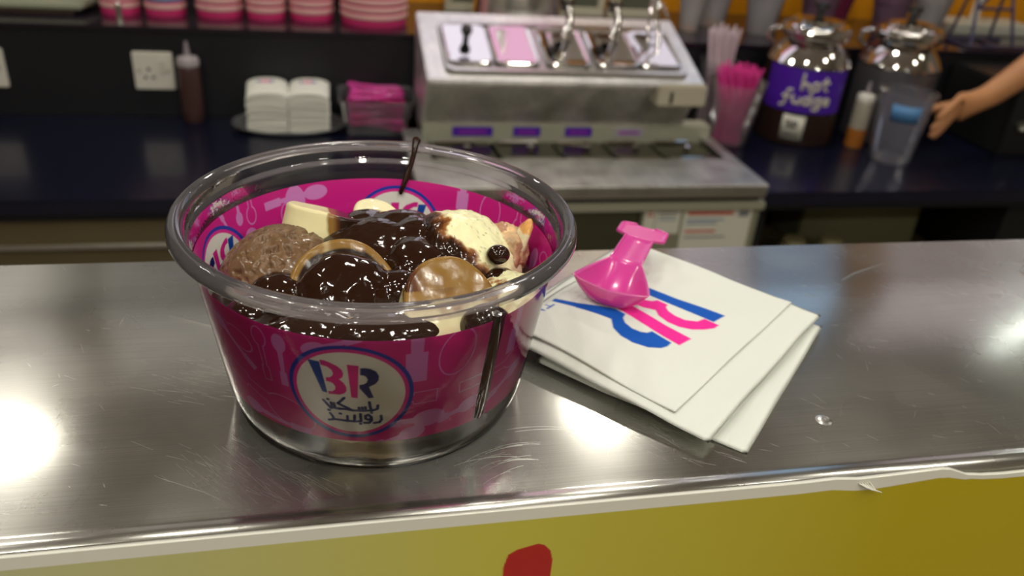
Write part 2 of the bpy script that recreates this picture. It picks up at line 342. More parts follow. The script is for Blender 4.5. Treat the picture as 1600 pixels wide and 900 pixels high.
# ------------------------------------------------------------------ ceiling lamps
for i, (x, y, r, s) in enumerate(LAMPS):
    t = thing('ceiling_light', 'round recessed ceiling lamp, some on the customer side added as fill light', 'lamp', (x, y, CEIL), group='round ceiling lamps')
    MB().lathe([(r, .0), (r + .012, -.006), (r + .02, -.004), (r + .02, .018), (r, .018)], 40, closed=True).build('trim_ring', SATIN, t)
    MB().lathe([(0.0001, .002), (r, .002)], 40).build('lamp_disc', emit(f'lamp_glow_{i}', (1, .96, .86, 1), s), t)

# ------------------------------------------------------------------ steel service counter
ct = thing('service_counter', 'brushed and scratched stainless steel counter under the ice cream cup with yellow front', 'counter', (0, 0, 0))
YN, YF = -.0625, .0915
prof = [(YF, -.03), (YF, -.002), (YF - .002, 0), (YN + .0075, 0), (YN + .0062, -.0005), (YN + .0048, -.0004), (YN + .003, .0004), (YN + .0012, .0002), (YN, -.0012), (YN, -.03)]
MB().prism(prof, 'x', -1.3, 1.9).build('steel_top', STEEL_TOP, ct, angle=60)
MB().box(-1.3, 1.9, -.057, .086, -.6, -.0305).build('counter_core', mat('counter_core', srgb(70, 66, 58), .7), ct, smooth=False)
# printed film on the front: grid with painted white border and colour run
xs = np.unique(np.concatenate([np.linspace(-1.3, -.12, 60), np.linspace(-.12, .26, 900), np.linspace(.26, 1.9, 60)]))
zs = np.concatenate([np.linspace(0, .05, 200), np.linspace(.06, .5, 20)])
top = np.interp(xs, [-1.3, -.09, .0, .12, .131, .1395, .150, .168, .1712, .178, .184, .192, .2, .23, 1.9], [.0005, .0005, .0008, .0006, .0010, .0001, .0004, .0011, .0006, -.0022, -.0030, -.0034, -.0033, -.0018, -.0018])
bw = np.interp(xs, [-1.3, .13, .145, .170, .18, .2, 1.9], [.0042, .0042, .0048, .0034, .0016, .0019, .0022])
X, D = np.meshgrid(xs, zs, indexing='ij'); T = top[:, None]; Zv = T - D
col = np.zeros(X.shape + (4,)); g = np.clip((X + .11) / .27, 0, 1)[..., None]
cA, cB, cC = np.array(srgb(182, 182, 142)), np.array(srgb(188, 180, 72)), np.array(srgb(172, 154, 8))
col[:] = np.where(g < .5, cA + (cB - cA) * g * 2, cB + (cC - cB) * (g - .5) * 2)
over(col, np.clip((bw[:, None] - D) / .0003 + .5, 0, 1), srgb(214, 212, 200))
red = [(.0312, -.040), (.0309, -.0215), (.0320, -.0165), (.0345, -.0148), (.0375, -.0140), (.0405, -.0132), (.0425, -.0140), (.0445, -.0165), (.0455, -.0205), (.0455, -.030), (.0453, -.040)]
m = (X > .02) & (X < .06) & (Zv > -.06); c_ = col[m]; over(c_, poly_alpha(X[m], Zv[m], red, .0003), srgb(168, 30, 24)); col[m] = c_; col[..., 3] = 1
Yv = np.full(X.shape, YN - .0016) + np.where((D < .004), 0, 0)
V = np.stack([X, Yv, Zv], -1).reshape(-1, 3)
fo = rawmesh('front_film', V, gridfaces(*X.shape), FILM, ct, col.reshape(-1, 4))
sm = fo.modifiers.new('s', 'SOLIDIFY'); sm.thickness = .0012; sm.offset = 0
# little torn fringe of film
tf = MB()
for k in range(5):
    a = .1395 + k * .0009; tf.tube([(a, YN - .0024, -.0014), (a + .002, YN - .0034, -.0022 - .0004 * k), (a + .0045, YN - .0036, -.0036 - .0003 * k)], [.00025, .0003, .0001], 6)
tf.build('torn_film_shred', mat('white_shred', srgb(214, 212, 200), .5), ct)
# dent and long scratches raised as hair-thin burrs
SCR = MB()
def onto(p): return p
for a, b, c in [((-.062, -.040), (-.050, -.047), (-.042, -.0535)), ((-.072, .047), (-.056, .038), (-.046, .034)), ((.205, .055), (.215, .061), (.235, .069))]:
    SCR.tube([(a[0], a[1], 0), (b[0], b[1], 0.00003), (c[0], c[1], 0)], [.00004, .00011, .00004], 5)
for k in range(26):   # arcs right of the cup
    cx, cy = .035 + rng.uniform(-.004, .012), -.062 + rng.uniform(-.004, .008); r = rng.uniform(.012, .035); a0 = rng.uniform(1.2, 1.9); n = 7
    pts = [(cx + r * 1.2 * math.cos(a0 + .6 * t / n), cy + r * math.sin(a0 + .6 * t / n), 0.00001) for t in range(n)]
    if all(p[1] > -.0545 and p[0] ** 2 + p[1] ** 2 > .0475 ** 2 for p in pts): SCR.tube(pts, rng.uniform(.00002, .00005), 4)
for k in range(240):
    x, y = rng.uniform(-.13, .30), rng.uniform(-.053, .088)
    if x * x + y * y < .048 ** 2: continue
    a = rng.normal(-.75, .35) if rng.random() < .7 else rng.uniform(-1.5, 1.5); L = rng.uniform(.001, .007)
    dx, dy = math.cos(a) * L, math.sin(a) * L
    if not (-.054 < y + dy < .09): continue
    SCR.tube([(x, y, 0), (x + dx * .5, y + dy * .5, .00001), (x + dx, y + dy, 0)], [.00001, rng.uniform(.00002, .000045), .00001], 4)
for cx, cy, n, ang, sp in [(-.045, -.0335, 70, -.80, .010), (-.03, -.045, 60, -.8, .010), (.085, -.035, 50, -.9, .010), (.10, -.052, 40, -.7, .006), (-.055, .012, 60, -.35, .012), (-.048, .0, 50, -.45, .010)]:
    for k in range(n):
        x, y = cx + rng.normal() * sp, cy + rng.normal() * sp * .4
        if y < -.053 or x * x + y * y < .048 ** 2: continue
        a = ang + rng.normal() * .12; L = rng.uniform(.003, .009); dx, dy = math.cos(a) * L, math.sin(a) * L
        if y + dy < -.054: continue
        SCR.tube([(x, y, 0), (x + dx, y + dy, 0)], .000022, 4)
so = SCR.build('surface_scratch', SCRATCH, ct, fix=False); so['kind'] = 'stuff'
MB().lathe([(.0001, .0004), (.0012, .0006), (.0022, .0002), (.003, -.0001)], 20, (.1435, -.0365, 0)).build('dent', SATIN, ct)

# ================================================================== THE CUP
def rin(z): return .0455 + .15 * z - .0007       # inner wall radius
cup = thing('ice_cream_cup', 'large clear plastic ice cream cup with a magenta printed band on the steel counter', 'cup', (0, 0, 0))
wall = [(.0001, .0022), (.030, .0020), (.040, .0012), (.0432, .0006), (.0445, .0022), (.0458, .0052), (.0470, .0100), (.0532, .0505), (.0537, .0560), (.0542, .0572), (.0548, .0578), (.0552, .0612)]
MB().lathe(wall, 160).build('cup_wall', CLEAR, cup)
MB().lathe([(.0405, .0002), (.0432, .0002), (.0438, .0014), (.0425, .0024), (.0405, .0018)], 128, closed=True).build('foot_ring', GLASS, cup)
rim = [(.0545, .0604), (.0548, .0618), (.0554, .0628), (.0561, .0631), (.0566, .0626), (.0571, .0629), (.0578, .0628), (.0585, .0621), (.0590, .0611), (.0592, .0596), (.0586, .0586), (.0580, .0590), (.0580, .0602), (.0572, .0612), (.0560, .0614), (.0552, .0606)]
MB().lathe(rim, 200, closed=True).build('cup_rim', RIMG, cup)
MB().lathe([(.0537, .0556), (.0543, .0566), (.0545, .0574), (.0538, .0572), (.0533, .0562)], 200, closed=True).build('stacking_ledge', RIMG, cup)
# printed band (open at a narrow seam)
nS, nZ = 1560, 190; z0, z1 = .0137, .0503
az = np.radians(np.linspace(35.6, 390.4, nS)); zz = np.linspace(z0, z1, nZ); A, Zb = np.meshgrid(az, zz, indexing='ij')
rb = .0470 + (Zb - .010) * (.0532 - .0470) / (.0505 - .010) - .00022
Vb = np.stack([rb * np.sin(A), -rb * np.cos(A), Zb], -1).reshape(-1, 3)
deg = np.degrees(A); deg = np.where(deg > 180, deg - 360, deg); S = np.radians(deg) * 50.; Z = Zb * 1000
C = np.zeros(A.shape + (4,)); C[:] = (*MAGB[:3], .11)
K = lambda d: math.radians(d) * 50
SPO = [((-32.7, 45.2), (-33.1, 30.8), 2.0, 0), ((-58, 43), (-44.5, 32.5), 2.0, 0), ((-39.7, 45.2), (-39.3, 30.9), 2.1, 1), ((-49.0, 41), (-62, 46), 3.2, 1),
       ((12.4, 20.9), (-1, 20.6), 3.1, 0), ((6.5, 66), (7.2, 36.2), 5.2, 0), ((19.6, 43.2), (22.5, 60), 5.0, 1), ((-8, 29.3), (13.6, 29.3), 4, 1), ((27.3, 21.7), (16, 19), 2.6, 0),
       ((48.5, 25.5), (36, 20), 2.6, 0), ((43, 62), (42.5, 35), 3.6, 0), ((47, 31), (22.8, 29.6), 3.4, 1), ((-50.3, 16.5), (-27, 14.6), 2.3, 0), ((-33.5, 20.3), (-58, 28), 5.2, 1),
       ((-22, 46), (-9, 51), 2.2, 0), ((7, 16), (-6, 12), 2.6, 0), ((60, 38), (60, 58), 4, 1), ((62, 20), (75, 30), 3, 0), ((72, 44), (58, 30), 2.4, 1), ((84, 30), (84, 12), 3, 0), ((-68, 36), (-76, 20), 2.2, 0), ((-64, 22), (-80, 40), 2.4, 1),
       ((-159, 46.9), (-138, 46), 2.6, 0), ((-171.5 + 24, 41), (-148, 25), 3, 1), ((-150.5, 45), (-151, 66), 3.6, 0), ((-124.9, 45.9), (-125.6, 60), 1.5, 0), ((-130.8, 45.2), (-131.4, 60), 1.9, 1), ((-129, 36), (-129, 22), 3.4, 0), ((-120, 40), (-115, 52), 1.6, 0),
       ((142.4, 62), (142.3, 43.5), 4, 0), ((129, 45.5), (128.9, 62), 4.2, 1), ((113.5, 43.8), (115, 60), 2.7, 1), ((98.3, 40.5), (103, 25), 2.4, 0), ((150, 36), (132, 34), 3, 1), ((120, 30), (135, 24), 3, 0), ((90, 44), (78, 48), 2.2, 1), ((-85, 46), (-72, 48), 2, 0), ((-140, 35), (-137, 18), 2, 1)]
for b, e, wd, ol in SPO: paint_spoon(C, S, Z, (K(b[0]), b[1]), (K(e[0]), e[1]), wd, ol)
for c in (-12.3, -108.0): paint_logo(C, S, Z, K(c), 31.8, 16.6)
paint_logo(C, np.where(S < 0, S + 2 * PI * 50, S), Z, K(168.6), 31.8, 16.2)
rawmesh('printed_band', Vb, gridfaces(nS, nZ), BAND, cup, C.reshape(-1, 4))

# ------------------------------------------------------------------ dessert
DARKC = np.array([.020, .0075, .0035]); AMBER = np.array([.30, .105, .018]); MIDB = np.array([.085, .026, .008])
SB = [((-.004, .018, .052), .012), ((.006, .012, .050), .011), ((.012, -.004, .048), .0125), ((-.012, -.004, .046), .012), ((-.030, -.016, .043), .010), ((.012, .0, .055), .0085),
      ((-.012, -.024, .047), .013), ((.004, -.036, .040), .014), ((.030, -.022, .048), .010), ((.014, -.024, .056), .007), ((.024, -.041, .043), .0085), ((.012, .018, .052), .008)]
def fnoise(p, s, o=4): return noise.fractal(Vector(p) * s, 1.0, 2.0, o)
def wet(p, extra=()):
    s = 0
    for c, r in list(SB) + list(extra):
        d = math.dist(p, c) / r; s += max(0, 1.25 - d)
    return s + fnoise(p, 260, 4) * .55
def shade(base, s):
    """ice cream under a film of sauce of thickness s"""
    t = lambda a, b, x: min(1, max(0, (x - a) / (b - a)))
    c = np.array(base[:3]); c = c + (AMBER - c) * t(.02, .16, s); c = c + (MIDB - c) * t(.16, .36, s); c = c + (DARKC - c) * t(.36, .7, s)
    return c
def food(name, verts, faces, colf, parent=None, clip=True, m=None):
    V = []; Cc = []
    for p in verts:
        x, y, z = p; z = max(z, .0028); r = math.hypot(x, y)
        if clip and z < .0575 and r > rin(z) - .0004: k = (rin(z) - .0004) / r; x *= k; y *= k
        V.append((x, y, z)); Cc.append(colf((x, y, z), p))
    return rawmesh(name, V, faces, m or FOOD, parent, Cc)
def ball(c, r, rough, sc, nu=150, nv=100, tilt=None, craggy=0):
    V = []
    if not hasattr(r, '__len__'): r = (r, r, r)
    M = Matrix.Rotation(tilt[0], 3, tilt[1]) if tilt else Matrix.Identity(3)
    for i in range(nu):
        a = 2 * PI * i / nu
        for j in range(nv):
            t = PI * j / (nv - 1); d = Vector((math.sin(t) * math.cos(a), math.sin(t) * math.sin(a), math.cos(t)))
            q = Vector((d.x * r[0], d.y * r[1], d.z * r[2])); n = fnoise(q + Vector(c), sc, 5) * rough
            if craggy: n -= max(0, fnoise(q + Vector(c) * 3, 420, 4) - .12) * craggy
            V.append(Vector(c) + M @ (q + d * n))
    return V, gridfaces(nu, nv, True)
def vanilla_col(base=(.86, .83, .50), extra=(), off=0, cream=True):
    def f(p, q):
        s = (wet(p, extra) - off) * .62; n = fnoise(p, 150) * .06; b = np.array(base) * (1 + n)
        if fnoise(p, 1500, 2) > .62: b *= .45
        c = shade(b, s); return (*c, min(1, max(0, s * 2)) if not cream else max(.55, min(1, max(0, s * 2))))
    return f
v, f = ball((.0238, .0035, .0368), (.0212, .0200, .0212), .0018, 70, 180, 120)
food('vanilla_scoop', v, f, vanilla_col(off=.36, extra=[((.010, .006, .056), .011), ((.017, -.012, .050), .010), ((.021, -.0125, .0530), .006), ((.027, -.016, .046), .0065)]))
tag(bpy.data.objects['vanilla_scoop'], 'pale yellow vanilla scoop splashed with brown sauce at the right back of the cup', 'ice cream')
v, f = ball((.0375, -.0215, .0365), (.0120, .0140, .0125), .0014, 140, 110, 80)
o = food('vanilla_scoop.001', v, f, vanilla_col(off=.75)); tag(o, 'small lump of vanilla ice cream pressed against the right front cup wall', 'ice cream')
v, f = ball((-.009, -.0265, .0240), (.0225, .0215, .0195), .0012, 130, 130, 90)
o = food('vanilla_scoop.002', v, f, vanilla_col(base=(.78, .70, .50), off=1.0)); tag(o, 'vanilla ice cream low in the cup behind the front logo', 'ice cream')
v, f = ball((.040, .0075, .0420), (.0085, .0095, .0105), .0018, 160, 90, 70)
o = food('fruit_chunk', v, f, lambda p, q: (*(np.array([.60, .40, .22]) * (1 + fnoise(p, 300) * .6) if fnoise(p, 180) > 0 else np.array([.42, .22, .13])), .7)); tag(o, 'pinkish beige chunk of fruit ice cream between the vanilla scoop and right cup wall', 'ice cream')
v = MB(); 
v, f = ball((.0455, .0060, .0475), (.0020, .0045, .0080), .0006, 200, 50, 40, tilt=(.35, 'Y'))
o = food('fruit_wedge', v, f, lambda p, q: (*((np.array([.70, .36, .12]) if p[2] > .0515 or p[2] < .043 else np.array([.72, .62, .40])) * (1 + fnoise(p, 400) * .3)), .8)); tag(o, 'thin upright cream and orange fruit wedge leaning on the right cup wall', 'fruit')
# chocolate scoop
def choc(p, q):
    s = wet(p) - 1.05; n = fnoise(p, 500, 4); b = np.array([.150, .085, .042]) * (1 + .30 * n)
    r = math.hypot(p[0] + .030, p[1] - .001); w_ = .8 if (p[1] < .004 and n < .25) else .1
    return (*shade(b, s * .8), max(w_, min(1, max(0, s * 2))))
v, f = ball((-.0285, .0015, .0370), (.0185, .0205, .0185), .0011, 60, 200, 140, craggy=.0022)
o = food('chocolate_scoop', v, f, choc); tag(o, 'rough brown chocolate ice cream scoop at the left side of the cup', 'ice cream')
# filling of melted chocolate and sauce
V = []; nu, nv = 200, 60
for i in range(nu):
    a = 2 * PI * i / nu
    for j in range(nv):
        t = j / (nv - 1); zt = .0395
        if t < .2: r, z = rin(.0035) * (t / .2), .0030
        elif t < .75: z = .0030 + (t - .2) / .55 * (zt - .003); r = rin(z) - .0006
        else: z = zt; r = (rin(zt) - .001) * (1 - (t - .75) / .25)
        n = fnoise((r * math.cos(a), r * math.sin(a), z), 60, 3); fr = math.exp(-(((a + PI / 2 + .15 + PI) % (2 * PI) - PI) / .55) ** 2)
        if r > .03: r -= max(0, .0012 + n * .0016) + fr * .0030 * (1 if z > .006 else .3)
        if t >= .75: z += n * .003
        V.append((r * math.cos(a), r * math.sin(a), z))
def fillc(p, q):
    n = fnoise(p, 70, 4); m2 = fnoise((p[0] * .6, p[1] * .6, p[2] * 2.2), 90, 3)
    b = np.array([.018, .008, .0045]) * (1 + .5 * n)
    if m2 > .22: b = b + (np.array([.09, .045, .022]) - b) * min(1, (m2 - .22) * 5)
    if p[2] < .012:
        k = min(1, max(0, (fnoise(p, 55, 3) + .02 - abs(math.atan2(p[0], -p[1]) + .02) * 1.3 + .16) * 3.5)) * (1 if p[1] < 0 else 0); b = b + (np.array([.42, .34, .21]) - b) * k
    return (*b, .2)
o = food('melted_chocolate', V, gridfaces(nu, nv, True), fillc); tag(o, 'dark melted chocolate filling the bottom of the cup under the scoops', 'dessert filling')
# banana slices
def slice_(name, label, c, nrm, r, th, colf, face_glaze=None):
    nrm = Vector(nrm).normalized(); q = Vector((0, 0, 1)).rotation_difference(nrm).to_matrix(); nu, nv = 150, 70; V = []; Lc = []
    for i in range(nu):
        a = 2 * PI * i / nu
        for j in range(nv):
            t = j / (nv - 1)
            e = .0012
            if t < .35: rr, z = (r - e) * t / .35, th / 2
            elif t < .45: u = (t - .35) / .1 * PI / 2; rr, z = r - e + e * math.sin(u), th / 2 - e + e * math.cos(u)
            elif t < .6: rr, z = r, th / 2 - e - (t - .45) / .15 * (th - 2 * e)
            elif t < .7: u = (t - .6) / .1 * PI / 2; rr, z = r - e + e * math.cos(u), -th / 2 + e - e * math.sin(u)
            else: rr, z = (r - e) * (1 - (t - .7) / .3), -th / 2
            rr *= 1 + .025 * math.cos(3 * a + 1) + .012 * math.cos(5 * a)
            n = fnoise((rr * math.cos(a) + c[0], rr * math.sin(a) + c[1], z), 150, 2) * .00025
            loc = Vector((rr * math.cos(a), rr * math.sin(a), z + n)); V.append(Vector(c) + q @ loc); Lc.append((loc, rr / r))
    it = iter(Lc)
    def cf(p, qq): l, k = next(it); return colf(p, l, k)
    o = food(name, V, gridfaces(nu, nv, True), cf); return tag(o, label, 'banana', 'banana slices in the dessert') if label else o
BAN = np.array([.74, .67, .38]); TAN = np.array([.25, .135, .028])
def banana(glz):
    def f(p, l, k):
        n = fnoise(p, 110, 3) * .7; st = .03 * math.sin(l.z * 9000) * (k > .95)
        b = BAN * (1 + .10 * n + st)
        if k < .35 and l.z > 0: b = b * (1 - .12 * (math.cos(3 * math.atan2(l.y, l.x)) > .3))
        s = glz(p, l, k) + n * .35
        t = lambda a, bb, x: min(1, max(0, (x - a) / (bb - a)))
        b = b + (TAN - b) * t(0, .15, s); b = b + (MIDB * 1.3 - b) * t(.45, .75, s); b = b + (DARKC - b) * t(.75, 1.05, s)
        return (*b, .25 + .5 * t(0, .2, s))
    return f
slice_('banana_slice', 'thick cream banana slice at the back left, its right half brown with sauce', (-.0150, .0175, .0490), (.26, .34, .90), .0140, .0090,
       banana(lambda p, l, k: (p[0] + .0150) * 260 - (.6 if p[0] > -.006 and p[2] > .0515 else 0)))
slice_('banana_slice', 'tan rimmed upright banana slice at front centre, its face filled with glossy dark sauce', (-.0112, -.0172, .0425), (.05, -.80, .62), .0162, .0075,
       banana(lambda p, l, k: (.24 if k > .85 else 1.3) + .10 * math.sin(p[0] * 900)))
slice_('banana_slice', 'cream banana slice under the front right rim with a caramel brown top', (.0170, -.0300, .0455), (.12, -.62, .78), .0135, .0105,
       banana(lambda p, l, k: (p[2] - .0475) * 110 if p[2] < .0520 else .35 - max(0, (.012 - p[0])) * 60 * -1.6))
slice_('banana_slice', 'second pale banana slice behind the printed band at the front right of the cup', (.0190, -.0370, .0330), (.35, -1, .1), .0100, .0070, banana(lambda p, l, k: -.4))
slice_('banana_slice', 'small pale banana slice showing behind the sauce ridge in front of the back logo', (.0005, .0235, .0480), (.25, -.2, 1), .0080, .0060, banana(lambda p, l, k: -.3 + (p[0] - .003) * 80))
# sauce: blobs fused by remeshing
sb = MB()
nB = Vector((.05, -.80, .62)).normalized()
def flat_ball(c, r, th, n):
    q = Vector((0, 0, 1)).rotation_difference(Vector(n).normalized()).to_matrix().to_4x4()
    b = MB().sphere((0, 0, 0), (r[0], r[1], th), 30, 18); b.xf(Matrix.Translation(c) @ q); sb.add(b.v, b.f)
flat_ball((-.0103, -.0208, .0438), (.0142, .0136), .0074, nB)                     # dome on the slice
def tilt_ball(c, r, ax, ang):
    b = MB().sphere((0, 0, 0), r, 36, 20); b.xf(Matrix.Translation(c) @ Matrix.Rotation(math.radians(ang), 4, ax)); sb.add(b.v, b.f)
tilt_ball((-.0005, .0140, .0500), (.0095, .0095, .0042), 'Y', 12)      # over the right half of the back slice
tilt_ball((.0060, .0120, .0500), (.0120, .0085, .0055), 'Y', -6)       # ridge in front of the far logo
tilt_ball((.0010, .0010, .0480), (.0190, .0130, .0060), 'X', 18)       # broad sheet over the middle
tilt_ball((-.0155, .0020, .0480), (.0130, .0060, .0032), 'Y', -22)     # streak down towards the chocolate scoop
tilt_ball((.0110, -.0070, .0480), (.0095, .0100, .0066), 'X', 10)      # dark pool in the centre
tilt_ball((.0100, .0040, .0525), (.0065, .0080, .0035), 'Y', -18)      # climbing the vanilla
for c, r in [((-.0290, -.0165, .0430), (.0085, .0080, .0070)), ((-.0200, -.0100, .0435), (.0080, .0070, .0060)), ((.0050, -.0180, .0430), (.0080, .0080, .0080)), ((.0010, -.0370, .0395), (.0190, .0080, .0085)), ((-.0220, -.0330, .0385), (.0140, .0085, .0075)),
             ((.0265, -.0385, .0440), (.0075, .0060, .0068)), ((.0350, -.0140, .0425), (.0065, .0065, .0060)), ((.0240, -.0150, .0455), (.0060, .0060, .0050)), ((-.0370, -.0200, .0390), (.0070, .0070, .0060))]:
    sb.sphere(c, r, 24, 14)
V = []
for x, y, z in sb.v:
    r = math.hypot(x, y); k = min(1, (rin(z) - .0008) / r) if r > 0 else 1; V.append((x * k, y * k, z))
sb.v = V
sauce = sb.build('fudge_sauce', SAUCE, None, fix=False); tag(sauce, 'glossy dark fudge sauce poured over the scoops and banana slices', 'sauce')
rm = sauce.modifiers.new('r', 'REMESH'); rm.mode = 'VOXEL'; rm.voxel_size = .00055; rm.use_smooth_shade = True
sm = sauce.modifiers.new('s', 'SMOOTH'); sm.factor = .6; sm.iterations = 14
tx = bpy.data.textures.new('t', 'CLOUDS'); tx.noise_scale = .006; dp = sauce.modifiers.new('d', 'DISPLACE'); dp.texture = tx; dp.strength = .0008; dp.mid_level = .5
o = MB().sphere((.0345, -.0115, .0520), (.0036, .0030, .0030), 28, 18).build('chocolate_bead', SAUCE); tag(o, 'round black chocolate bead on the vanilla near the right rim', 'chocolate')
dr = MB().tube([(.0172, .0560, .0628), (.0168, .0549, .0636), (.0163, .0532, .0630), (.0156, .0515, .0600), (.0146, .0512, .0560), (.0133, .0511, .0520), (.0120, .0506, .0485), (.0110, .0504, .0458), (.0108, .0503, .0452)],
             [.0009, .0016, .0012, .0009, .0009, .0012, .0009, .0009, .0005], 14).build('sauce_drip', SAUCE); tag(dr, 'thin string of brown sauce dripping over the far rim of the cup', 'sauce')
pp = [(.0285, -.0455), (.0283, -.0445), (.0277, -.0432), (.0268, -.0418), (.0262, -.0408)]
MB().tube([(rin(z) * math.sin(math.radians(33)) * .985, -rin(z) * math.cos(math.radians(33)) * .985, z) for z in (.051, .045, .038, .030, .022, .014)], [.0014, .0020, .0024, .0026, .0026, .0018], 12).build('sauce_run', SAUCE, sauce)

# ------------------------------------------------------------------ napkins
def HB(x, y):
    b = .0085 * np.exp(-(((x - .082) / .038) ** 2 + ((y - .030) / .038) ** 2))
    e = np.exp(-(((x - .06) / .02) ** 2 + ((y - .0) / .02) ** 2)) * .0022
    return b + e
def napkin(label, A_, B_, length, zbase, th, nu=50, nv=40, paint=None, flip=1, lift=0.):
    A_ = np.array(A_); B_ = np.array(B_); e1 = B_ - A_; e1u = e1 / np.linalg.norm(e1); e2 = np.array([e1u[1], -e1u[0]]); 
    if e2[1] < 0: e2 = -e2
    e2 = e2 * length; u = np.linspace(0, 1, nu); v = np.linspace(0, 1, nv); U, Vv = np.meshgrid(u, v, indexing='ij')
    P = A_[None, None] + U[..., None] * e1 + Vv[..., None] * e2; X, Y = P[..., 0], P[..., 1]
    wob = .0005 * np.sin(X * 160 + zbase * 4000) + .0004 * np.sin(Y * 190 + zbase * 9000)
    edge = np.minimum(np.minimum(U, 1 - U), np.minimum(Vv, 1 - Vv)); rd = np.clip(edge / .012, 0, 1); rd = np.sqrt(1 - (1 - rd) ** 2)
    base = HB(X, Y) * (.35 + zbase * 60) + zbase + np.clip(wob, -.0004, .001) * .6 + .0004
    base = base + lift * np.exp(-(((X - .055) / .03) ** 2 + ((Y - .005) / .03) ** 2))
    top = np.stack([X, Y, base + th * (.5 + .5 * rd)], -1); bot = np.stack([X, Y, base + th * (.5 - .5 * rd)], -1)
    n = nu * nv; V = np.concatenate([top.reshape(-1, 3), bot.reshape(-1, 3)]); F = gridfaces(nu, nv); F2 = F[:, ::-1] + n
    ring = [(i, 0) for i in range(nu)] + [(nu - 1, j) for j in range(1, nv)] + [(i, nv - 1) for i in range(nu - 2, -1, -1)] + [(0, j) for j in range(nv - 2, 0, -1)]
    ri = [i * nv + j for i, j in ring]; F3 = np.array([(ri[(k + 1) % len(ri)], ri[k], ri[k] + n, ri[(k + 1) % len(ri)] + n) for k in range(len(ri))])
    C = np.zeros((2 * n, 4)); C[:] = (.70, .72, .66, 1)
    if paint is not None:
        c = C[:n].reshape(nu, nv, 4); paint(c, X, Y); C[:n] = c.reshape(-1, 4)
    o = rawmesh('napkin', V, np.concatenate([F, F2, F3]), NAPK, None, C); return tag(o, label, 'napkin', None)
def print_napkin(c, X, Y):
    P0 = np.array([.1311, .0186]); Mx = np.array([[-.0322, .0373], [-.0254, -.0423]]); Mi = np.linalg.inv(Mx)
    dx, dy = X - P0[0], Y - P0[1]; U = Mi[0, 0] * dx + Mi[0, 1] * dy - .62; V = Mi[1, 0] * dx + Mi[1, 1] * dy + .63
    bl = srgb(20, 84, 178)
    for p_, c_ in ((LGs([(338, 235), (428, 240), (470, 478), (398, 470)]), bl), (B_THREE, srgb(232, 44, 150)), (LGs([(628, 240), (715, 245), (700, 493), (632, 488)]), srgb(232, 44, 150)), (R_CURVE, bl), (LGs([(745, 400), (790, 400), (812, 470), (838, 545), (812, 552), (775, 480)]), bl)):
        over(c, poly_alpha(U, V, p_, .012), c_)
    for st in [[(.50, -.20), (.50, -.28)], [(.45, -.20), (.55, -.20)], [(.59, -.28), (.59, -.20), (.63, -.25), (.67, -.20), (.67, -.28)]]:
        over(c, stroke_alpha(U, V, st, .007, .012), srgb(40, 90, 180))
nl = ['white napkin at the bottom of the pile, its corner showing furthest right and front', 'white napkin second from the bottom of the pile, turned a little', 'white napkin in the middle of the pile with its edge showing at the lower left', 'white napkin just under the folded one, its edge showing at the lower left', 'plain white napkin under the printed one with its fold strip along the right']
napkin(nl[0], (.1738, .0175), (.1088, -.0505), .076, .0000, .0010)
napkin(nl[1], (.1600, .0330), (.0920, -.0310), .074, .0009, .0008)
napkin(nl[2], (.1590, .0310), (.0890, -.0320), .071, .0018, .0008)
napkin(nl[3], (.1610, .0300), (.0900, -.0340), .069, .0027, .0008)
napkin(nl[4], (.1742, .0208), (.0965, -.0478), .073, .0036, .0009)
napkin('top white napkin printed with big blue and pink letters, under the pink spoon', (.1650, .0285), (.0905, -.0345), .0655, .0046, .0011, 300, 240, print_napkin)

# ------------------------------------------------------------------ pink spoon
def spoon_mesh():
    """local: x to the handle end, z up; rim plane z=0; metres"""
    nu, nv = 60, 36; top = []; 
    L = .060; xf = -.0130
    def half(x):
        if x < .014:
            t = (x - xf) / (.014 - xf); t = max(0, min(1, t))
            return .0001 + .0146 * min(1, math.sin(min(1, t / .20) * PI / 2)) * (1 - .56 * max(0, (t - .20) / .80) ** 1.15)
        if x < .036: return .0066 - (x - .014) / .022 * .0004
        if x < .0375: return .0062 + (x - .036) / .0015 * .0042
        if x < .0450: return .0104
        return .0104 * math.sqrt(max(0.02, 1 - ((x - .045) / .0022) ** 2))
    xs_ = np.concatenate([xf + (.014 - xf) * (1 - np.cos(np.linspace(0, PI / 2, 30))), np.linspace(.0150, .0358, 10), np.linspace(.036, .0375, 4), np.linspace(.039, .045, 6), np.linspace(.0455, .0470, 5)])
    T = []; Bm = []
    for x in xs_:
        h = half(x)
        for j in range(nv):
            v = -1 + 2 * j / (nv - 1); y = v * h
            if x < .016:
                t = (x - xf) / (.016 - xf); depth = .0092 * math.sin(PI * min(1, max(0, t)) ** .62) ** .75 if t < 1 else 0
                z = -depth * (1 - abs(v) ** 2.6)
            else:
                z = -.0010 * (1 - v * v) * 1.2 * (1 if x < .036 else .3)
            z += max(0, x - .016) * .05 + (.0006 if abs(abs(v) - .93) < .06 and x > .016 else 0)
            T.append((x, y, z)); Bm.append((x, y * .97, z - .0009))
    n = len(xs_); V = np.array(T + Bm); F = gridfaces(n, nv); F2 = F[:, ::-1] + n * nv
    ring = [(i, 0) for i in range(n)] + [(n - 1, j) for j in range(1, nv)] + [(i, nv - 1) for i in range(n - 2, -1, -1)] + [(0, j) for j in range(nv - 2, 0, -1)]
    ri = [i * nv + j for i, j in ring]; F3 = np.array([(ri[(k + 1) % len(ri)], ri[k], ri[k] + n * nv, ri[(k + 1) % len(ri)] + n * nv) for k in range(len(ri))])
    return V, np.concatenate([F, F2, F3])
SV, SF = spoon_mesh()
sp = rawmesh('spoon', SV, SF, PINK, None); tag(sp, 'pink plastic spoon lying on the printed napkin beside the cup', 'spoon')
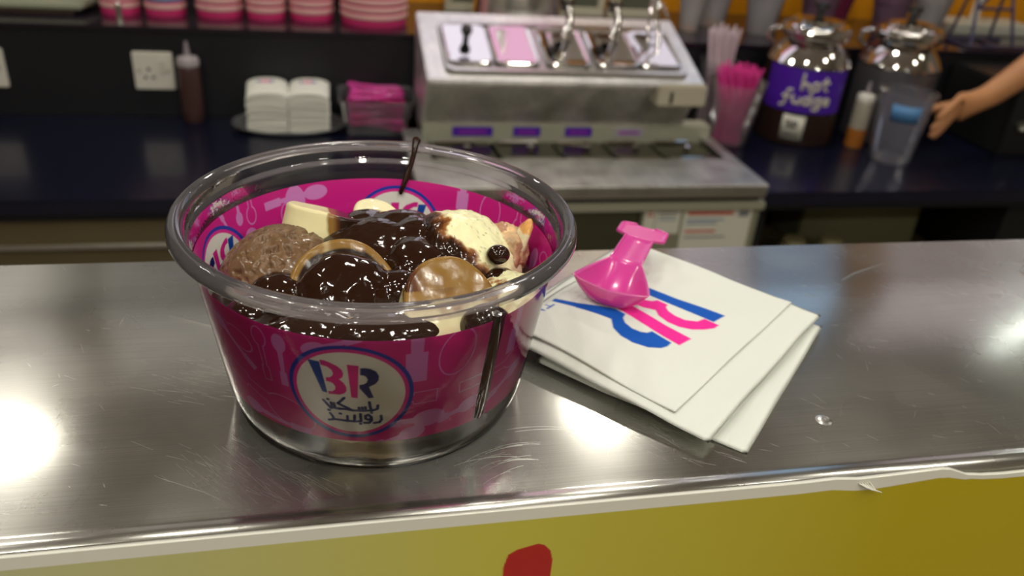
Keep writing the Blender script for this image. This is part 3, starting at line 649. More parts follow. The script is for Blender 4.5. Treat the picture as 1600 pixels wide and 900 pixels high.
sp.location = (.0895, .0295, .0205); sp.rotation_euler = (math.radians(3), math.radians(1), math.radians(57))

# ================================================================== BACKGROUND
ZB, ZL, YW = -.484, -.283, 1.74
# back counter slabs with cabinets
def counter_run(label, x0, x1, kind):
    t = thing('back_counter', label, 'counter', ((x0 + x1) / 2, 1.26, -1.25)); L = lambda mb: mb.xf(Matrix.Translation((-(x0 + x1) / 2, -1.26, 1.25)))
    L(MB().box(x0, x1, 1.262, YW, ZB - .03, ZB)).build('worktop', NAVY, t, smooth=False, bevel=.003)
    L(MB().box(x0, x1, 1.268, 1.30, ZB - .042, ZB - .0305)).build('edge_band', NAVYD, t, smooth=False)
    return t, L
t, L = counter_run('left dark blue back counter with a brownish steel cabinet front below', -2.1, .150, 0)
L(MB().box(-2.1, .150, 1.290, YW, -1.25, -.585)).build('cabinet_front', OLIVE, t, smooth=False)
L(MB().box(-2.1, .150, 1.280, 1.31, -.583, -.528)).build('upper_rail', OLIVE, t, smooth=False, bevel=.002)
L(MB().box(-2.1, .150, 1.276, 1.30, -.590, -.580)).build('groove_rail', SATIN, t, smooth=False, bevel=.002)
t, L = counter_run('right dark blue back counter with an open shelf below', .892, 3.28, 0)
L(MB().box(.892, .93, 1.30, YW, -1.25, -.528)).build('side_panel', DARK, t, smooth=False)
L(MB().box(1.56, 3.28, 1.30, YW, -1.25, -.528)).build('side_panel', DARK, t, smooth=False)
L(MB().box(.93, 1.56, 1.68, YW, -1.25, -.528)).build('back_panel', OLIVE, t, smooth=False)
L(MB().box(.93, 1.56, 1.32, 1.68, -.76, -.74)).build('shelf', OLIVE, t, smooth=False)
o = MB().box(1.16, 1.50, 1.50, 1.64, -.74, -.60).build('storage_box', mat('pale_card', srgb(120, 116, 84), .7), smooth=False, bevel=.004); tag(o, 'pale long box on the open shelf under the right back counter', 'box')
for x, y, lab in ((1.085, 1.40, 'left round pale jar on the open shelf under the right back counter'), (1.185, 1.40, 'right round pale jar on the open shelf under the right back counter')):
    t = thing('jar', lab, 'jar', (x, y, -.74)); MB().lathe([(.0001, 0), (.03, 0), (.032, .01), (.032, .055), (.026, .062)], 24).build('body', mat('beige_jar', srgb(150, 128, 100), .5), t); MB().lathe([(.0001, .076), (.024, .076), (.028, .070), (.028, .060)], 24).build('lid', mat('olive_lid', srgb(130, 120, 84), .5), t)
# ledge (riser)
t = thing('raised_ledge', 'long dark raised ledge behind the back counters holding cup stacks', 'ledge', (.6, 1.93, ZB))
L = lambda mb: mb.xf(Matrix.Translation((-.6, -1.93, -ZB)))
L(MB().box(-2.1, 3.28, YW + .0005, 2.118, ZB, ZL - .012)).build('riser', LEDGE, t, smooth=False)
L(MB().box(-2.1, 3.28, YW - .006, 2.118, ZL - .012, ZL)).build('ledge_top', LEDGETOP, t, smooth=False, bevel=.002)
# sockets
def socket(x, lab):
    t = thing('wall_socket', lab, 'socket', (x, YW, -.3795)); s = .0415
    MB().box(-s, s, -.008, -.0002, -s, s).build('plate', WHITE, t, smooth=False, bevel=.002)
    for dx, dz in ((-.010, .004), (-.018, -.014), (-.002, -.014)): MB().box(dx - .003, dx + .003, -.0086, -.0075, dz - .003, dz + .003).build('pin_hole', DARK, t, smooth=False)
    MB().prism([(.014, -.004), (.026, -.004), (.026, .026), (.014, .026)], 'y', -.011, -.008).build('rocker_switch', mat('switch_white', srgb(214, 208, 196), .4), t, smooth=False, bevel=.001)
    for dx in (-.031, .031): MB().lathe([(.0001, 0), (.003, 0)], 12).xf(Matrix.Translation((dx, -.0085, 0)) @ Matrix.Rotation(PI / 2, 4, 'X')).build('screw', SATIN, t)
socket(-.384, 'white square power socket beside the brown sauce bottle'); socket(-.7235, 'white square power socket at the left edge of the picture')
# brown sauce bottle
def squeeze(loc, lab, body, capm, sc=1., fill=None):
    t = thing('squeeze_bottle', lab, 'bottle', loc); t.scale = (sc,) * 3
    MB().lathe([(.0001, 0), (.020, 0), (.0225, .004), (.0235, .03), (.0235, .115), (.0225, .125), (.020, .129)], 40).build('body', body, t)
    MB().lathe([(.0215, .126), (.0235, .128), (.0235, .139), (.021, .144), (.008, .147), (.0065, .150)], 40).build('cap', capm, t)
    MB().lathe([(.0075, .146), (.0055, .160), (.0028, .178), (.0001, .179)], 24).build('nozzle', mat('grey_nozzle', srgb(150, 140, 146), .4), t)
    if fill: MB().lathe([(.0240, .003), (.0242, .030), (.0242, .052), (.0238, .054)], 40).build('sauce_fill', fill, t)
squeeze((-.306, 1.705, ZB), 'brown sauce squeeze bottle with grey cap beside the wall socket', mat('brown_bottle', srgb(74, 50, 46), .35, coat=.2), mat('greyish_cap', srgb(168, 158, 160), .4))
squeeze((1.277, 1.548, ZB), 'small white squeeze bottle with caramel in its base between the two silver topped dispensers', mat('milky_bottle', srgb(176, 168, 150), .4), WHITE, .92, CARAM)
# shaker
t = thing('shaker', 'small steel shaker standing at the ledge edge in front of the leftmost pink cups', 'shaker', (-.443, 1.757, ZL)); MB().lathe([(.0001, 0), (.009, 0), (.0085, .004), (.0065, .010), (.0065, .030)], 20).build('body', SATIN, t); MB().lathe([(.007, .030), (.0075, .038), (.004, .044), (.0001, .045)], 20).build('top', CHROME, t)
# pale tray of papers at the left of the ledge
t = thing('serving_tray', 'pale flat tray with a brown underside at the left end of the ledge', 'tray', (-.66, 1.90, ZL))
MB().box(-.15, .105, -.06, .06, 0.0, .010).build('tray_base', mat('brown_board', srgb(96, 78, 62), .6), t, smooth=False)
MB().prism([(-.19, -.075), (.125, -.075), (.160, .075), (-.19, .075)], 'z', .010, .024).build('tray_body', mat('pale_green_tray', srgb(168, 172, 150), .4), t, smooth=False, bevel=.004)
MB().lathe([(.0001, .0006), (.018, .0006), (.019, 0)], 24, (.085, .02, .0242)).build('mark', mat('grey_mark', srgb(110, 116, 104), .6), t)
o = MB().sphere((-.62, 1.93, ZL + .040), (.020, .014, .014), 20, 12).build('red_scoop', mat('red_plastic', srgb(190, 40, 20), .4)); tag(o, 'small red thing resting on the pale tray on the ledge', 'utensil')
# nested paper cups
def paper_cup(r, rimm):
    t = thing('paper_cup', 'cup', 'cup', (0, 0, 0))
    MB().lathe([(.0001, .001), (r * .955, .001), (r * .965, 0), (r * .985, .018)], 48).build('body', MAG, t)
    MB().lathe([(r * .975, .0165), (r * .99, .0150), (r * 1.01, .0175), (r * 1.01, .0245), (r * .99, .0268), (r * .972, .0250)], 48, closed=True).build('rim', rimm, t)
    return t
for k, (x, r, w_, n, band) in enumerate([(-.463, .043, 'leftmost stack, behind the steel shaker', 6, 0), (-.3665, .0455, 'second stack from the left, with one blue ring', 6, 1), (-.248, .0535, 'third stack from the left, wide', 6, 0), (-.143, .0455, 'fourth stack, narrow, right of the wide one', 6, 0), (-.039, .0525, 'fifth stack, between narrow and widest stack', 6, 0), (.108, .0800, 'widest stack beside the steel topping unit', 5, 0)]):
    y = 1.832 + r if k < 5 else 1.789 + r
    lv = ['bottom', 'second', 'third', 'fourth', 'fifth', 'sixth']
    proto = None
    for j in range(n):
        rm_ = PALEB if (band and j == 1) else RIMP
        lab = f'pink paper cup, {lv[j]} in the {w_}'
        t = paper_cup(r, rm_); t.location = (x, y, ZL + .0172 * j); t['label'] = lab; t['group'] = 'pink paper cups stacked on the ledge'
# napkin stacks in a clear tray
t = thing('clear_tray', 'clear oval plastic tray under the two far napkin stacks', 'tray', (-.095, 1.655, ZB))
b = MB().lathe([(.0001, .002), (.85, .002), (.93, .006), (1.0, .018), (1.02, .019), (1.03, .016)], 64); b.v = [(x * .122, y * .082, z) for x, y, z in b.v]; b.build('tray_shell', thin_clear('tray_plastic', rough=.1, haze=.30), t)
def mini_print(c, X, Y):
    U = (X / .038); V = (Y / .038) - .1; paint_letters(c, U, V, .05, srgb(50, 60, 150), srgb(50, 60, 150), srgb(220, 60, 140)) 
for sx, nm, rz in ((-.140, 'left', .10), (-.050, 'right', -.10)):
    for k in range(16):
        n_ = 40; u = np.linspace(-.5, .5, n_); U, V2 = np.meshgrid(u, u, indexing='ij'); X = U * .088; Y = V2 * .120
        edge = np.clip((.5 - np.maximum(np.abs(U), np.abs(V2))) / .06, 0, 1); rd = np.sqrt(1 - (1 - edge) ** 2); th = .0056
        bow = -.010 * (np.abs(U * 2) ** 3) * (k / 15) - .004 * (V2 * 2) ** 2 * (k / 15)
        z = k * .0060 + .006 + bow; T = np.stack([X, Y, z + th * (.5 + .5 * rd)], -1).reshape(-1, 3); Bt = np.stack([X, Y, z + th * (.5 - .5 * rd)], -1).reshape(-1, 3)
        F = gridfaces(n_, n_); nn = n_ * n_; C = np.zeros((2 * nn, 4)); C[:] = (.74, .73, .66, 1)
        if k == 15: c = C[:nn].reshape(n_, n_, 4); mini_print(c, X, Y); C[:nn] = c.reshape(-1, 4)
        i = np.arange(n_); ring = [(a, 0) for a in range(n_)] + [(n_ - 1, a) for a in range(1, n_)] + [(a, n_ - 1) for a in range(n_ - 2, -1, -1)] + [(0, a) for a in range(n_ - 2, 0, -1)]
        ri = [a * n_ + b_ for a, b_ in ring]; F3 = np.array([(ri[(q + 1) % len(ri)], ri[q], ri[q] + nn, ri[(q + 1) % len(ri)] + nn) for q in range(len(ri))])
        lab = f'printed white napkin on top of the {nm} far napkin stack' if k == 15 else f'plain white napkin folded inside the {nm} far napkin stack'
        if True:
            o = rawmesh('napkin', np.concatenate([T, Bt]), np.concatenate([F, F[:, ::-1] + nn, F3]), NAPK, None, C)
            o.location = (sx + random.uniform(-.001, .001), 1.668 + random.uniform(-.002, .002), ZB); o.rotation_euler = (0, 0, rz * .3 + random.uniform(-.03, .03))
            tag(o, lab, 'napkin', f'napkins of the {nm} far stack' if k < 15 else None)
# box of spoons
t = thing('spoon_box', 'clear square plastic box full of pink spoons', 'box', (.100, 1.668, ZB))
def rrect(a, b, r, n=6):
    P = []
    for cx, cy, s in ((a - r, b - r, 0), (-a + r, b - r, 1), (-a + r, -b + r, 2), (a - r, -b + r, 3)):
        for k in range(n + 1): an = (s + k / n) * PI / 2; P.append((cx + r * math.cos(an), cy + r * math.sin(an)))
    return P
def loft(levels, cap0=True, closed=False):
    mb = MB(); n = len(levels[0][0]); v = []; f = []
    for P, z in levels: v += [(x, y, z) for x, y in P]
    for j in range(len(levels) - 1):
        for i in range(n): f.append((j * n + i, j * n + (i + 1) % n, (j + 1) * n + (i + 1) % n, (j + 1) * n + i))
    if cap0: f.append(tuple(range(n))[::-1])
    return mb.add(v, f)
loft([(rrect(.070, .056, .012), .001), (rrect(.073, .058, .014), .010), (rrect(.080, .062, .015), .078), (rrect(.086, .067, .017), .080), (rrect(.086, .067, .017), .074)]).build('box_shell', CLEARB, t)
for k in range(45):
    lay = k // 9; j = k % 9
    o = rawmesh('spoon', SV, SF, PINK) if k == 0 else None
    if o: sp_far = o.data
    else: o = bpy.data.objects.new('spoon', sp_far); COL.objects.link(o)
    fl = random.random() < .5
    o.scale = (2.05, 1.3, 1.2); o.location = (.100 + (-.036 if not fl else .036) + random.uniform(-.004, .004), 1.622 + j * .0120, ZB + .017 + lay * .0155 + random.uniform(0, .003)); o.rotation_euler = (random.uniform(-.15, .15), random.uniform(-.06, .06), (0 if not fl else PI) + random.uniform(-.10, .10))
    tag(o, 'pink plastic spoon heaped in the clear box', 'spoon', 'pink spoons in the clear box')

# ------------------------------------------------------------------ topping unit
U_ = thing('topping_unit', 'stainless steel refrigerated topping unit with a sloping row of lidded wells', 'topping unit', (0, 0, 0))
def part(name, mb, m, par=None, **k): return mb.build(name, m, par or U_, **k)
wt = MB().prism([(1.22, -.450), (1.222, -.448), (1.375, -.450), (1.375, -.466), (1.222, -.468), (1.22, -.466)], 'x', .150, .872)
part('worktop', wt, STEEL, smooth=False)
for x0, x1 in ((.150, .195), (.845, .872)): part('side_rail', MB().box(x0, x1, 1.375, 1.56, -.470, -.450), STEEL, smooth=False)
part('well_floor', MB().box(.195, .845, 1.375, 1.52, -.500, -.494), mat('dark_well', srgb(60, 58, 48), .4, .6), smooth=False)
part('front_lip', MB().box(.150, .872, 1.221, 1.24, -.476, -.466), SATIN, smooth=False, bevel=.002)
part('gasket_gap', MB().box(.155, .868, 1.236, 1.30, -.490, -.476), DARK, smooth=False)
part('front_rail', MB().box(.152, .880, 1.226, 1.26, -.508, -.489), mat('cream_rail', srgb(150, 148, 128), .4), smooth=False, bevel=.003)
part('door', MB().box(.16, .605, 1.236, 1.27, -1.22, -.510), mat('olive_door', srgb(78, 76, 58), .3, .5), smooth=False, bevel=.003)
part('door', MB().box(.612, .876, 1.236, 1.27, -1.22, -.510), mat('pale_door', srgb(140, 138, 116), .4, .2), smooth=False, bevel=.003)
part('body', MB().box(.155, .880, 1.27, YW - .02, -1.24, -.505), SATIN, smooth=False)
# posters taped to the door
def poster(label, x0, x1, z0, z1, lines):
    t = thing('notice_sheet', label, 'notice', ((x0 + x1) / 2, 1.2350, (z0 + z1) / 2)); w_, h = (x1 - x0) / 2, (z1 - z0) / 2
    MB().box(-w_, w_, -.0008, .0002, -h, h).build('sheet', mat('notice_paper', srgb(206, 204, 188), .6), t, smooth=False)
    for (a, b, zt, th, m_) in lines: MB().box(-w_ + a * 2 * w_, -w_ + b * 2 * w_, -.0012, -.0006, h - zt - th, h - zt).build('printed_line', m_, t, smooth=False)
RED = mat('red_print', srgb(190, 70, 56), .6); GRY = mat('grey_print', srgb(120, 122, 124), .6); BLU = mat('pale_blue_print', srgb(120, 140, 160), .6)
poster('small white notice taped to the topping unit door', .617, .697, -.562, -.500, [(.08, .2, .008, .006, RED), (.08, .25, .018, .004, RED), (.3, .32, .004, .05, GRY), (.4, .9, .012, .003, GRY), (.4, .85, .020, .003, GRY), (.4, .88, .028, .003, BLU)])
poster('large white notice with red heading taped to the topping unit door', .703, .858, -.66, -.499, [(.06, .55, .006, .004, RED), (.06, .72, .014, .007, RED), (.06, .6, .030, .004, BLU), (.06, .5, .038, .004, BLU), (.06, .5, .056, .005, RED), (.06, .66, .070, .004, GRY), (.80, .95, .010, .016, GRY)])
# hood
part('hood', MB().prism([(1.44, -.305), (1.69, -.222), (1.70, -.226), (1.70, -.455), (1.525, -.455), (1.522, -.425), (1.462, -.322), (1.448, -.318), (1.44, -.314)], 'x', .190, .797), brushed('hood_steel', (.80, .78, .76, 1), r=.45, an=.3, streak=(40, 2, 40)), smooth=False, bevel=.003)
part('well_frame', MB().box(.190, .868, 1.5155, 1.565, -.470, -.424), mat('dull_back_strip', srgb(176, 175, 156), .5, .2), smooth=False, bevel=.003)
part('control_box', MB().box(.688, .800, 1.432, 1.53, -.352, -.306), mat('pale_box', srgb(186, 178, 158), .45), smooth=False, bevel=.003)
part('warning_mark', MB().box(.715, .722, 1.4305, 1.4325, -.345, -.320), DARK, smooth=False)
SL = Matrix.Translation((0, 1.44, -.305)) @ Matrix.Rotation(math.atan2(.083, .25), 4, 'X')   # slope frame: local y up the slope, z normal
fr = loft([([(x + .497, y + .118) for x, y in rrect(.268, .098, .02)], .001), ([(x + .497, y + .118) for x, y in rrect(.266, .096, .02)], .010), ([(x + .497, y + .118) for x, y in rrect(.255, .085, .018)], .010), ([(x + .497, y + .118) for x, y in rrect(.253, .083, .018)], .004)]); n = len(fr.v)
k_ = n // 4; fr.f.append(tuple(range(3 * k_, 4 * k_))); part('lid_surround', fr.xf(SL), SATIN, angle=30)
lids = [.283, .385, .497, .607, .707]
for i, cx in enumerate(lids):
    lb = loft([([(x + cx, y + .118) for x, y in rrect(.049, .076, .018)], .006), ([(x + cx, y + .118) for x, y in rrect(.049, .076, .018)], .013), ([(x + cx, y + .118) for x, y in rrect(.046, .072, .017)], .0155), ([(x + cx, y + .118) for x, y in rrect(.043, .068, .015)], .0142), ([(x + cx, y + .118) for x, y in rrect(.028, .050, .012)], .0147), ([(x + cx, y + .118) for x, y in rrect(.010, .020, .006)], .0149)], cap0=False)
    q = len(lb.v) // 6; lb.f.append(tuple(range(5 * q, 6 * q)))
    lid = part('lid', lb.xf(SL), CHROME, angle=50)
    if i == 0: part('lid_knob', MB().lathe([(.007, 0), (.0055, .006), (.009, .014), (.0125, .022), (.0115, .030), (.0001, .033)], 24).xf(SL @ Matrix.Translation((cx, .128, .015))), BLACKP, lid)
    if i in (2, 3):
        part('pump_tube', MB().tube([(cx + .012, 1.56, -.262), (cx + .014, 1.565, -.200), (cx + .014, 1.60, -.165)], .0085, 14).tube([(cx + .014, 1.575, -.21), (cx + .0, 1.55, -.215), (cx - .004, 1.535, -.235)], .0055, 10), CHROME, lid)
        part('pump_knob', MB().lathe([(.006, 0), (.012, .006), (.0165, .014), (.015, .022), (.0001, .025)], 24, (cx + .014, 1.60, -.168)), mat('cream_knob', srgb(206, 198, 150), .35), lid)
        part('pump_collar', MB().lathe([(.0001, .0), (.018, 0), (.018, -.008), (.012, -.010), (.012, -.022)], 24, (cx + .014, 1.60, -.168)), BLACKP, lid)
    if i == 4:
        part('ladle_handle', MB().tube([(cx + .004, 1.53, -.268), (cx + .006, 1.56, -.20), (cx + .012, 1.60, -.14), (cx + .02, 1.63, -.10)], .0045, 10).tube([(cx - .02, 1.53, -.268), (cx - .012, 1.57, -.195), (cx + .004, 1.61, -.165), (cx + .03, 1.62, -.170), (cx + .05, 1.61, -.20)], .0035, 10), CHROME, lid)
for cx, w_, pur in ((.301, .045, 1), (.424, .031, 1), (.5445, .0315, 1), (.665, .035, 0)):
    part('well_label', MB().box(cx - w_, cx + w_, 1.513, 1.5158, -.449, -.428), PURPLE if pur else mat('lilac_label', srgb(170, 164, 176), .4), smooth=False)
    part('label_print', MB().box(cx - w_ * .7, cx + w_ * .7, 1.5120, 1.5132, -.442, -.436), mat('magenta_print', srgb(150, 50, 170), .4), smooth=False)
for i, (x0, x1) in enumerate(((.205, .335), (.345, .475), (.482, .592), (.600, .706), (.714, .835))):
    lb = MB().prism([(1.388, -.462), (1.392, -.456), (1.47, -.459), (1.508, -.461), (1.510, -.466), (1.388, -.468)], 'x', x0, x1)
    lid = part('well_cover', lb, mat('smoky_cover', srgb(92, 88, 70), .16, .85), smooth=False)
    part('cover_edge', MB().tube([(x0 + .004, 1.388, -.454), (x1 - .004, 1.388, -.454)], .0035, 8), CHROME, lid)
    part('cover_hinge', MB().tube([(x0 + .012, 1.500, -.457), (x1 - .03, 1.500, -.457)], .0040, 8), CHROME, lid)
    part('cover_knob', MB().lathe([(.004, 0), (.007, .006), (.009, .010), (.0001, .013)], 16, ((x0 + x1) / 2 + .01, 1.45, -.458)), CHROME, lid)
# steel bowl-shaped containers behind the unit
t = thing('steel_bowl', 'upside down shiny steel bowl on the ledge behind the topping unit', 'bowl', (.455, 1.84, ZL)); MB().lathe([(.116, 0), (.119, .004), (.114, .012), (.111, .040), (.106, .100), (.098, .135), (.060, .155), (.0001, .158)], 56).build('bowl_shell', mat('satin_bowl', (.82, .81, .78, 1), .22, 1.), t); MB().lathe([(.115, -.0), (.121, .001), (.121, .005), (.115, .006)], 56, closed=True).build('bowl_rim', SATIN, t)
def frame_box(x0, x1, lab):
    t = thing('display_frame', lab, 'frame', ((x0 + x1) / 2, 2.02, ZL)); w_ = (x1 - x0) / 2
    for a in ((-w_, w_, -.010, .010, 0, .022), (-w_, w_, -.010, .010, .122, .142), (-w_, -w_ + .018, -.010, .010, .022, .122), (w_ - .018, w_, -.010, .010, .022, .122)): MB().box(*a).build('frame_bar', mat('cream_frame', srgb(196, 190, 168), .4), t, smooth=False, bevel=.002)
    MB().box(-w_ + .018, w_ - .018, -.004, .004, .022, .122).build('pane', mat('grey_pane', srgb(96, 98, 84), .15), t, smooth=False)
frame_box(.300, .420, 'cream framed panel on the ledge behind the left end of the topping unit'); frame_box(.585, .735, 'cream framed panel on the ledge behind the pump knobs'); frame_box(.745, .885, 'cream framed panel on the ledge at the right end of the topping unit')

# ------------------------------------------------------------------ clear and pink cup stacks on the right ledge
CL2 = thin_clear('clear_stack_plastic', tint=(.95, .94, .95, 1), rough=.06, haze=.34, hazecol=(.92, .90, .90, 1)); PK2 = thin_clear('pink_stack_plastic', tint=(.9, .5, .68, 1), rough=.12, haze=.45, hazecol=(.55, .09, .25, 1)); LI2 = thin_clear('lilac_stack_plastic', tint=(.8, .6, .75, 1), rough=.12, haze=.4, hazecol=(.55, .36, .50, 1))
def clear_cup(r, m_):
    t = thing('plastic_cup', 'cup', 'cup'); MB().lathe([(.0001, .001), (r * .66, .001), (r * .68, 0), (r * .80, .048), (r * .97, .098)], 32).build('body', m_, t)
    MB().lathe([(r * .96, .097), (r * 1.03, .097), (r * 1.03, .101), (r * .97, .102)], 32, closed=True).build('rim', m_, t); return t
for x, y, r, n, m_, lab in ((.935, 1.89, .038, 4, CL2, 'clear stack nearest the topping unit'), (1.03, 1.96, .050, 6, CL2, 'clear stack behind the white straws'), (1.135, 1.88, .052, 7, CL2, 'clear stack between straws and purple labelled dispenser'), (1.215, 2.0, .046, 7, CL2, 'clear stack behind the purple labelled dispenser'), (1.290, 1.87, .050, 7, LI2, 'lilac stack above the purple labelled dispenser'),
                           (1.405, 1.98, .055, 7, PK2, 'pink stack right of the purple labelled dispenser'), (1.515, 1.88, .052, 7, LI2, 'lilac stack above the second dispenser'), (1.655, 1.90, .052, 7, CL2, 'clear stack just left of the wire rack')):
    pr = clear_cup(r, m_); pr.location = (x, y, ZL); g = 'plastic cups stacked on the right of the ledge'
    for k in range(n):
        lb = f'plastic cup, {["bottom", "second", "third", "fourth", "fifth", "sixth", "seventh"][k]} from below in the {lab}'
        c = pr if k == 0 else dup(pr); c.location = (x, y, ZL + .0105 * k); c.rotation_euler = (0, 0, k * .3); c['label'] = lb; c['group'] = g
# straw tumblers
def tumbler(loc, r0, r1, h, lab, m_=CLEARB):
    t = thing('straw_tumbler', lab, 'tumbler', loc); MB().lathe([(.0001, .003), (r0 * .95, .003), (r0, .006), (r1, h - .003), (r1 + .003, h - .002), (r1 + .003, h + .003), (r1 - .001, h + .002)], 48).build('shell', m_, t); return t
tumbler((.945, 1.577, ZB), .047, .066, .150, 'clear tumbler holding pink straws beside the topping unit')
tumbler((.945, 1.693, ZB), .040, .045, .170, 'clear tumbler holding white straws behind the pink ones')
def straws(cx, cy, r0, r1, h, n, m_, lab, grp, sp_):
    rr = .0033; me = None
    for k in range(n):
        a = k * 2.39996; q = math.sqrt((k + .5) / n); b0 = Vector((cx + math.cos(a + 1.4) * q * r0 * .8, cy + math.sin(a + 1.4) * q * r0 * .8, ZB + .008)); b1 = Vector((cx + math.cos(a) * q * r1 * .88, cy + math.sin(a) * q * r1 * .88, ZB + h + random.uniform(-.010, .006)))
        if me is None:
            mb = MB().lathe([(rr, 0), (rr, 1), (rr * .75, 1), (rr * .75, 0)], 10, closed=True); o = mb.build('straw', m_); me = o.data
        else: o = bpy.data.objects.new('straw', me); COL.objects.link(o)
        d = b1 - b0; o.location = b0; o.rotation_mode = 'QUATERNION'; o.rotation_quaternion = Vector((0, 0, 1)).rotation_difference(d.normalized()); o.scale = (1, 1, d.length); tag(o, lab, 'straw', grp)
straws(.945, 1.577, .042, .062, .185, 46, mat('pink_straw', srgb(232, 70, 160), .35, sss=.1), 'pink straw standing in the front tumbler', 'pink straws in the front tumbler', 0)
straws(.945, 1.693, .036, .046, .248, 34, mat('white_straw', srgb(226, 206, 214), .4), 'white straw standing in the rear tumbler', 'white straws in the rear tumbler', 0)
# hot fudge dispensers
def dispenser(loc, lab, bodym, az0, first):
    t = thing('sauce_dispenser', lab, 'dispenser', loc, (0, 0, az0)); r = .098
    MB().lathe([(.0001, 0), (r - .004, 0), (r, .004), (r, .186), (r - .001, .190)], 72).build('body', bodym, t)
    MB().lathe([(r, .189), (r + .0015, .193), (r - .004, .203), (r - .018, .224), (r - .032, .236), (r - .036, .240), (r - .036, .250)], 72).build('shoulder', CHROME, t)
    MB().lathe([(.060, .249), (.078, .250), (.080, .254), (.080, .274), (.076, .280), (.060, .284), (.058, .292), (.030, .297), (.0001, .298)], 72).build('lid', CHROME, t)
    MB().lathe([(.0795, .258), (.0825, .261), (.0825, .267), (.0795, .270)], 72, closed=True).build('lid_band', CHROME, t)
    MB().lathe([(.011, .296), (.009, .306), (.014, .314), (.019, .322), (.018, .328), (.0001, .331)], 28).build('lid_knob', BLACKP, t)
    MB().tube([(-.083, 0, .262), (-.105, 0, .255), (-.108, 0, .236), (-.090, 0, .222)], .006, 10).build('handle', CHROME, t)
    if first:
        n = 40; A_ = np.radians(np.linspace(-62, 62, n)); V = []; R_ = r + .0012
        pan = MB(); 
        for a in A_:
            for z in (.086, .188): pan.v.append((R_ * math.sin(a), -R_ * math.cos(a), z))
            for z in (.188, .086): pan.v.append(((R_ - .001) * math.sin(a), -(R_ - .001) * math.cos(a), z))
        for i in range(n - 1):
            for k in range(4): pan.f.append((i * 4 + k, (i + 1) * 4 + k, (i + 1) * 4 + (k + 1) % 4, i * 4 + (k + 1) % 4))
        lb = pan.build('purple_label', PURPLE, t)
        def arc(cx, cy, rx, ry, a0, a1, n=10): return [(cx + rx * math.cos(math.radians(a0 + (a1 - a0) * k / n)), cy + ry * math.sin(math.radians(a0 + (a1 - a0) * k / n))) for k in range(n + 1)]
        G = [[(0, 0), (0, 1.5)], arc(.28, .25, .28, .35, 180, 0) + [(.56, 0)], arc(1.1, .38, .28, .38, 0, 360), [(1.85, 1.25), (1.80, .25), (2.05, 0)], [(1.58, .85), (2.12, .85)]]
        F_ = [[(.55, 1.35), (.35, 1.35), (.22, 1.1), (.18, 0), (.05, -.35), (-.2, -.4)], [(-.05, .62), (.45, .62)], [(.75, .75), (.78, .2), (1.0, 0), (1.25, .12), (1.32, .75), (1.34, 0)], arc(1.85, .36, .26, .36, 0, 360), [(2.14, 1.4), (2.16, 0)],
              arc(2.72, .36, .26, .36, 0, 360), [(3.0, .75), (3.0, -.25), (2.8, -.5), (2.5, -.42)], [(3.30, .38), (3.8, .42)] + arc(3.56, .38, .26, .36, 10, 320)]
        lt = MB(); s = .0215
        for strokes, ox, oz in ((G, -.014, .143), (F_, -.052, .107)):
            for st in strokes:
                P3 = []
                for x, y in st: a = (ox + x * .029) / R_; P3.append((R_ * math.sin(a) * 1.004, -R_ * math.cos(a) * 1.004, oz + y * .0225))
                b = MB().tube(P3, .0036, 8); lt.add(b.v, b.f)
                for p in (P3[0], P3[-1]): lt.sphere(p, .0036, 10, 6)
        lt.build('lettering', LETTER, lb)
        stk = MB()
        for i in range(9):
            a = -.42 + .55 * i / 8
            for z in (.018, .078): stk.v.append(((R_) * math.sin(a), -(R_) * math.cos(a), z))
        for i in range(8): stk.f.append((i * 2, i * 2 + 2, i * 2 + 3, i * 2 + 1))
        st = stk.build('white_sticker', mat('sticker_white', srgb(206, 204, 190), .5), t); so_ = st.modifiers.new('s', 'SOLIDIFY'); so_.thickness = .0006
        lg = MB()
        for poly in (B_STEM, B_THREE, R_BAR, R_CURVE):
            base = len(lg.v); rr = R_ + .0012
            for u, v_ in poly: a = (-.016 + u * .028) / rr; lg.v.append((rr * math.sin(a), -rr * math.cos(a), .048 + v_ * .028))
            lg.f.append(tuple(range(base, len(lg.v))))
        lg.box(-.032, .002, -R_ * .99 - .0025, -R_ * .99 + .001, .030, .032); lg.build('sticker_print', DARK, st, smooth=False, fix=False)
dispenser((1.150, 1.632, ZB), 'brown hot fudge dispenser with a purple label and silver lid', BROWN, math.radians(-24), True)
dispenser((1.402, 1.630, ZB), 'second silver topped dispenser with a grey body, right of the purple labelled one', mat('grey_dispenser', srgb(96, 92, 96), .3, .5), math.radians(-30), False)
# clear cup held by the hand
t = thing('plastic_cup', 'large clear plastic cup with a blue patch held by the hand on the right', 'cup', (1.318, 1.455, ZB), (0, 0, 0))
MB().lathe([(.0001, .004), (.040, .004), (.043, .001), (.048, .010), (.060, .150), (.062, .165), (.066, .166), (.066, .170), (.061, .170)], 56).build('shell', thin_clear('held_cup_plastic', tint=(.86, .85, .90, 1), rough=.15, haze=.30, hazecol=(.42, .42, .50, 1)), t)
bp_ = MB(); n = 16
for i in range(n):
    a = math.radians(-62 + 62 * i / (n - 1))
    for z in (.108, .148): r_ = .0485 + .083 * z + .0015; bp_.v.append((r_ * math.sin(a), -r_ * math.cos(a), z))
for i in range(n - 1): bp_.f.append((i * 2, i * 2 + 2, i * 2 + 3, i * 2 + 1))
q = bp_.build('blue_patch', mat('blue_patch', srgb(86, 138, 190), .4), t); s_ = q.modifiers.new('s', 'SOLIDIFY'); s_.thickness = .0005

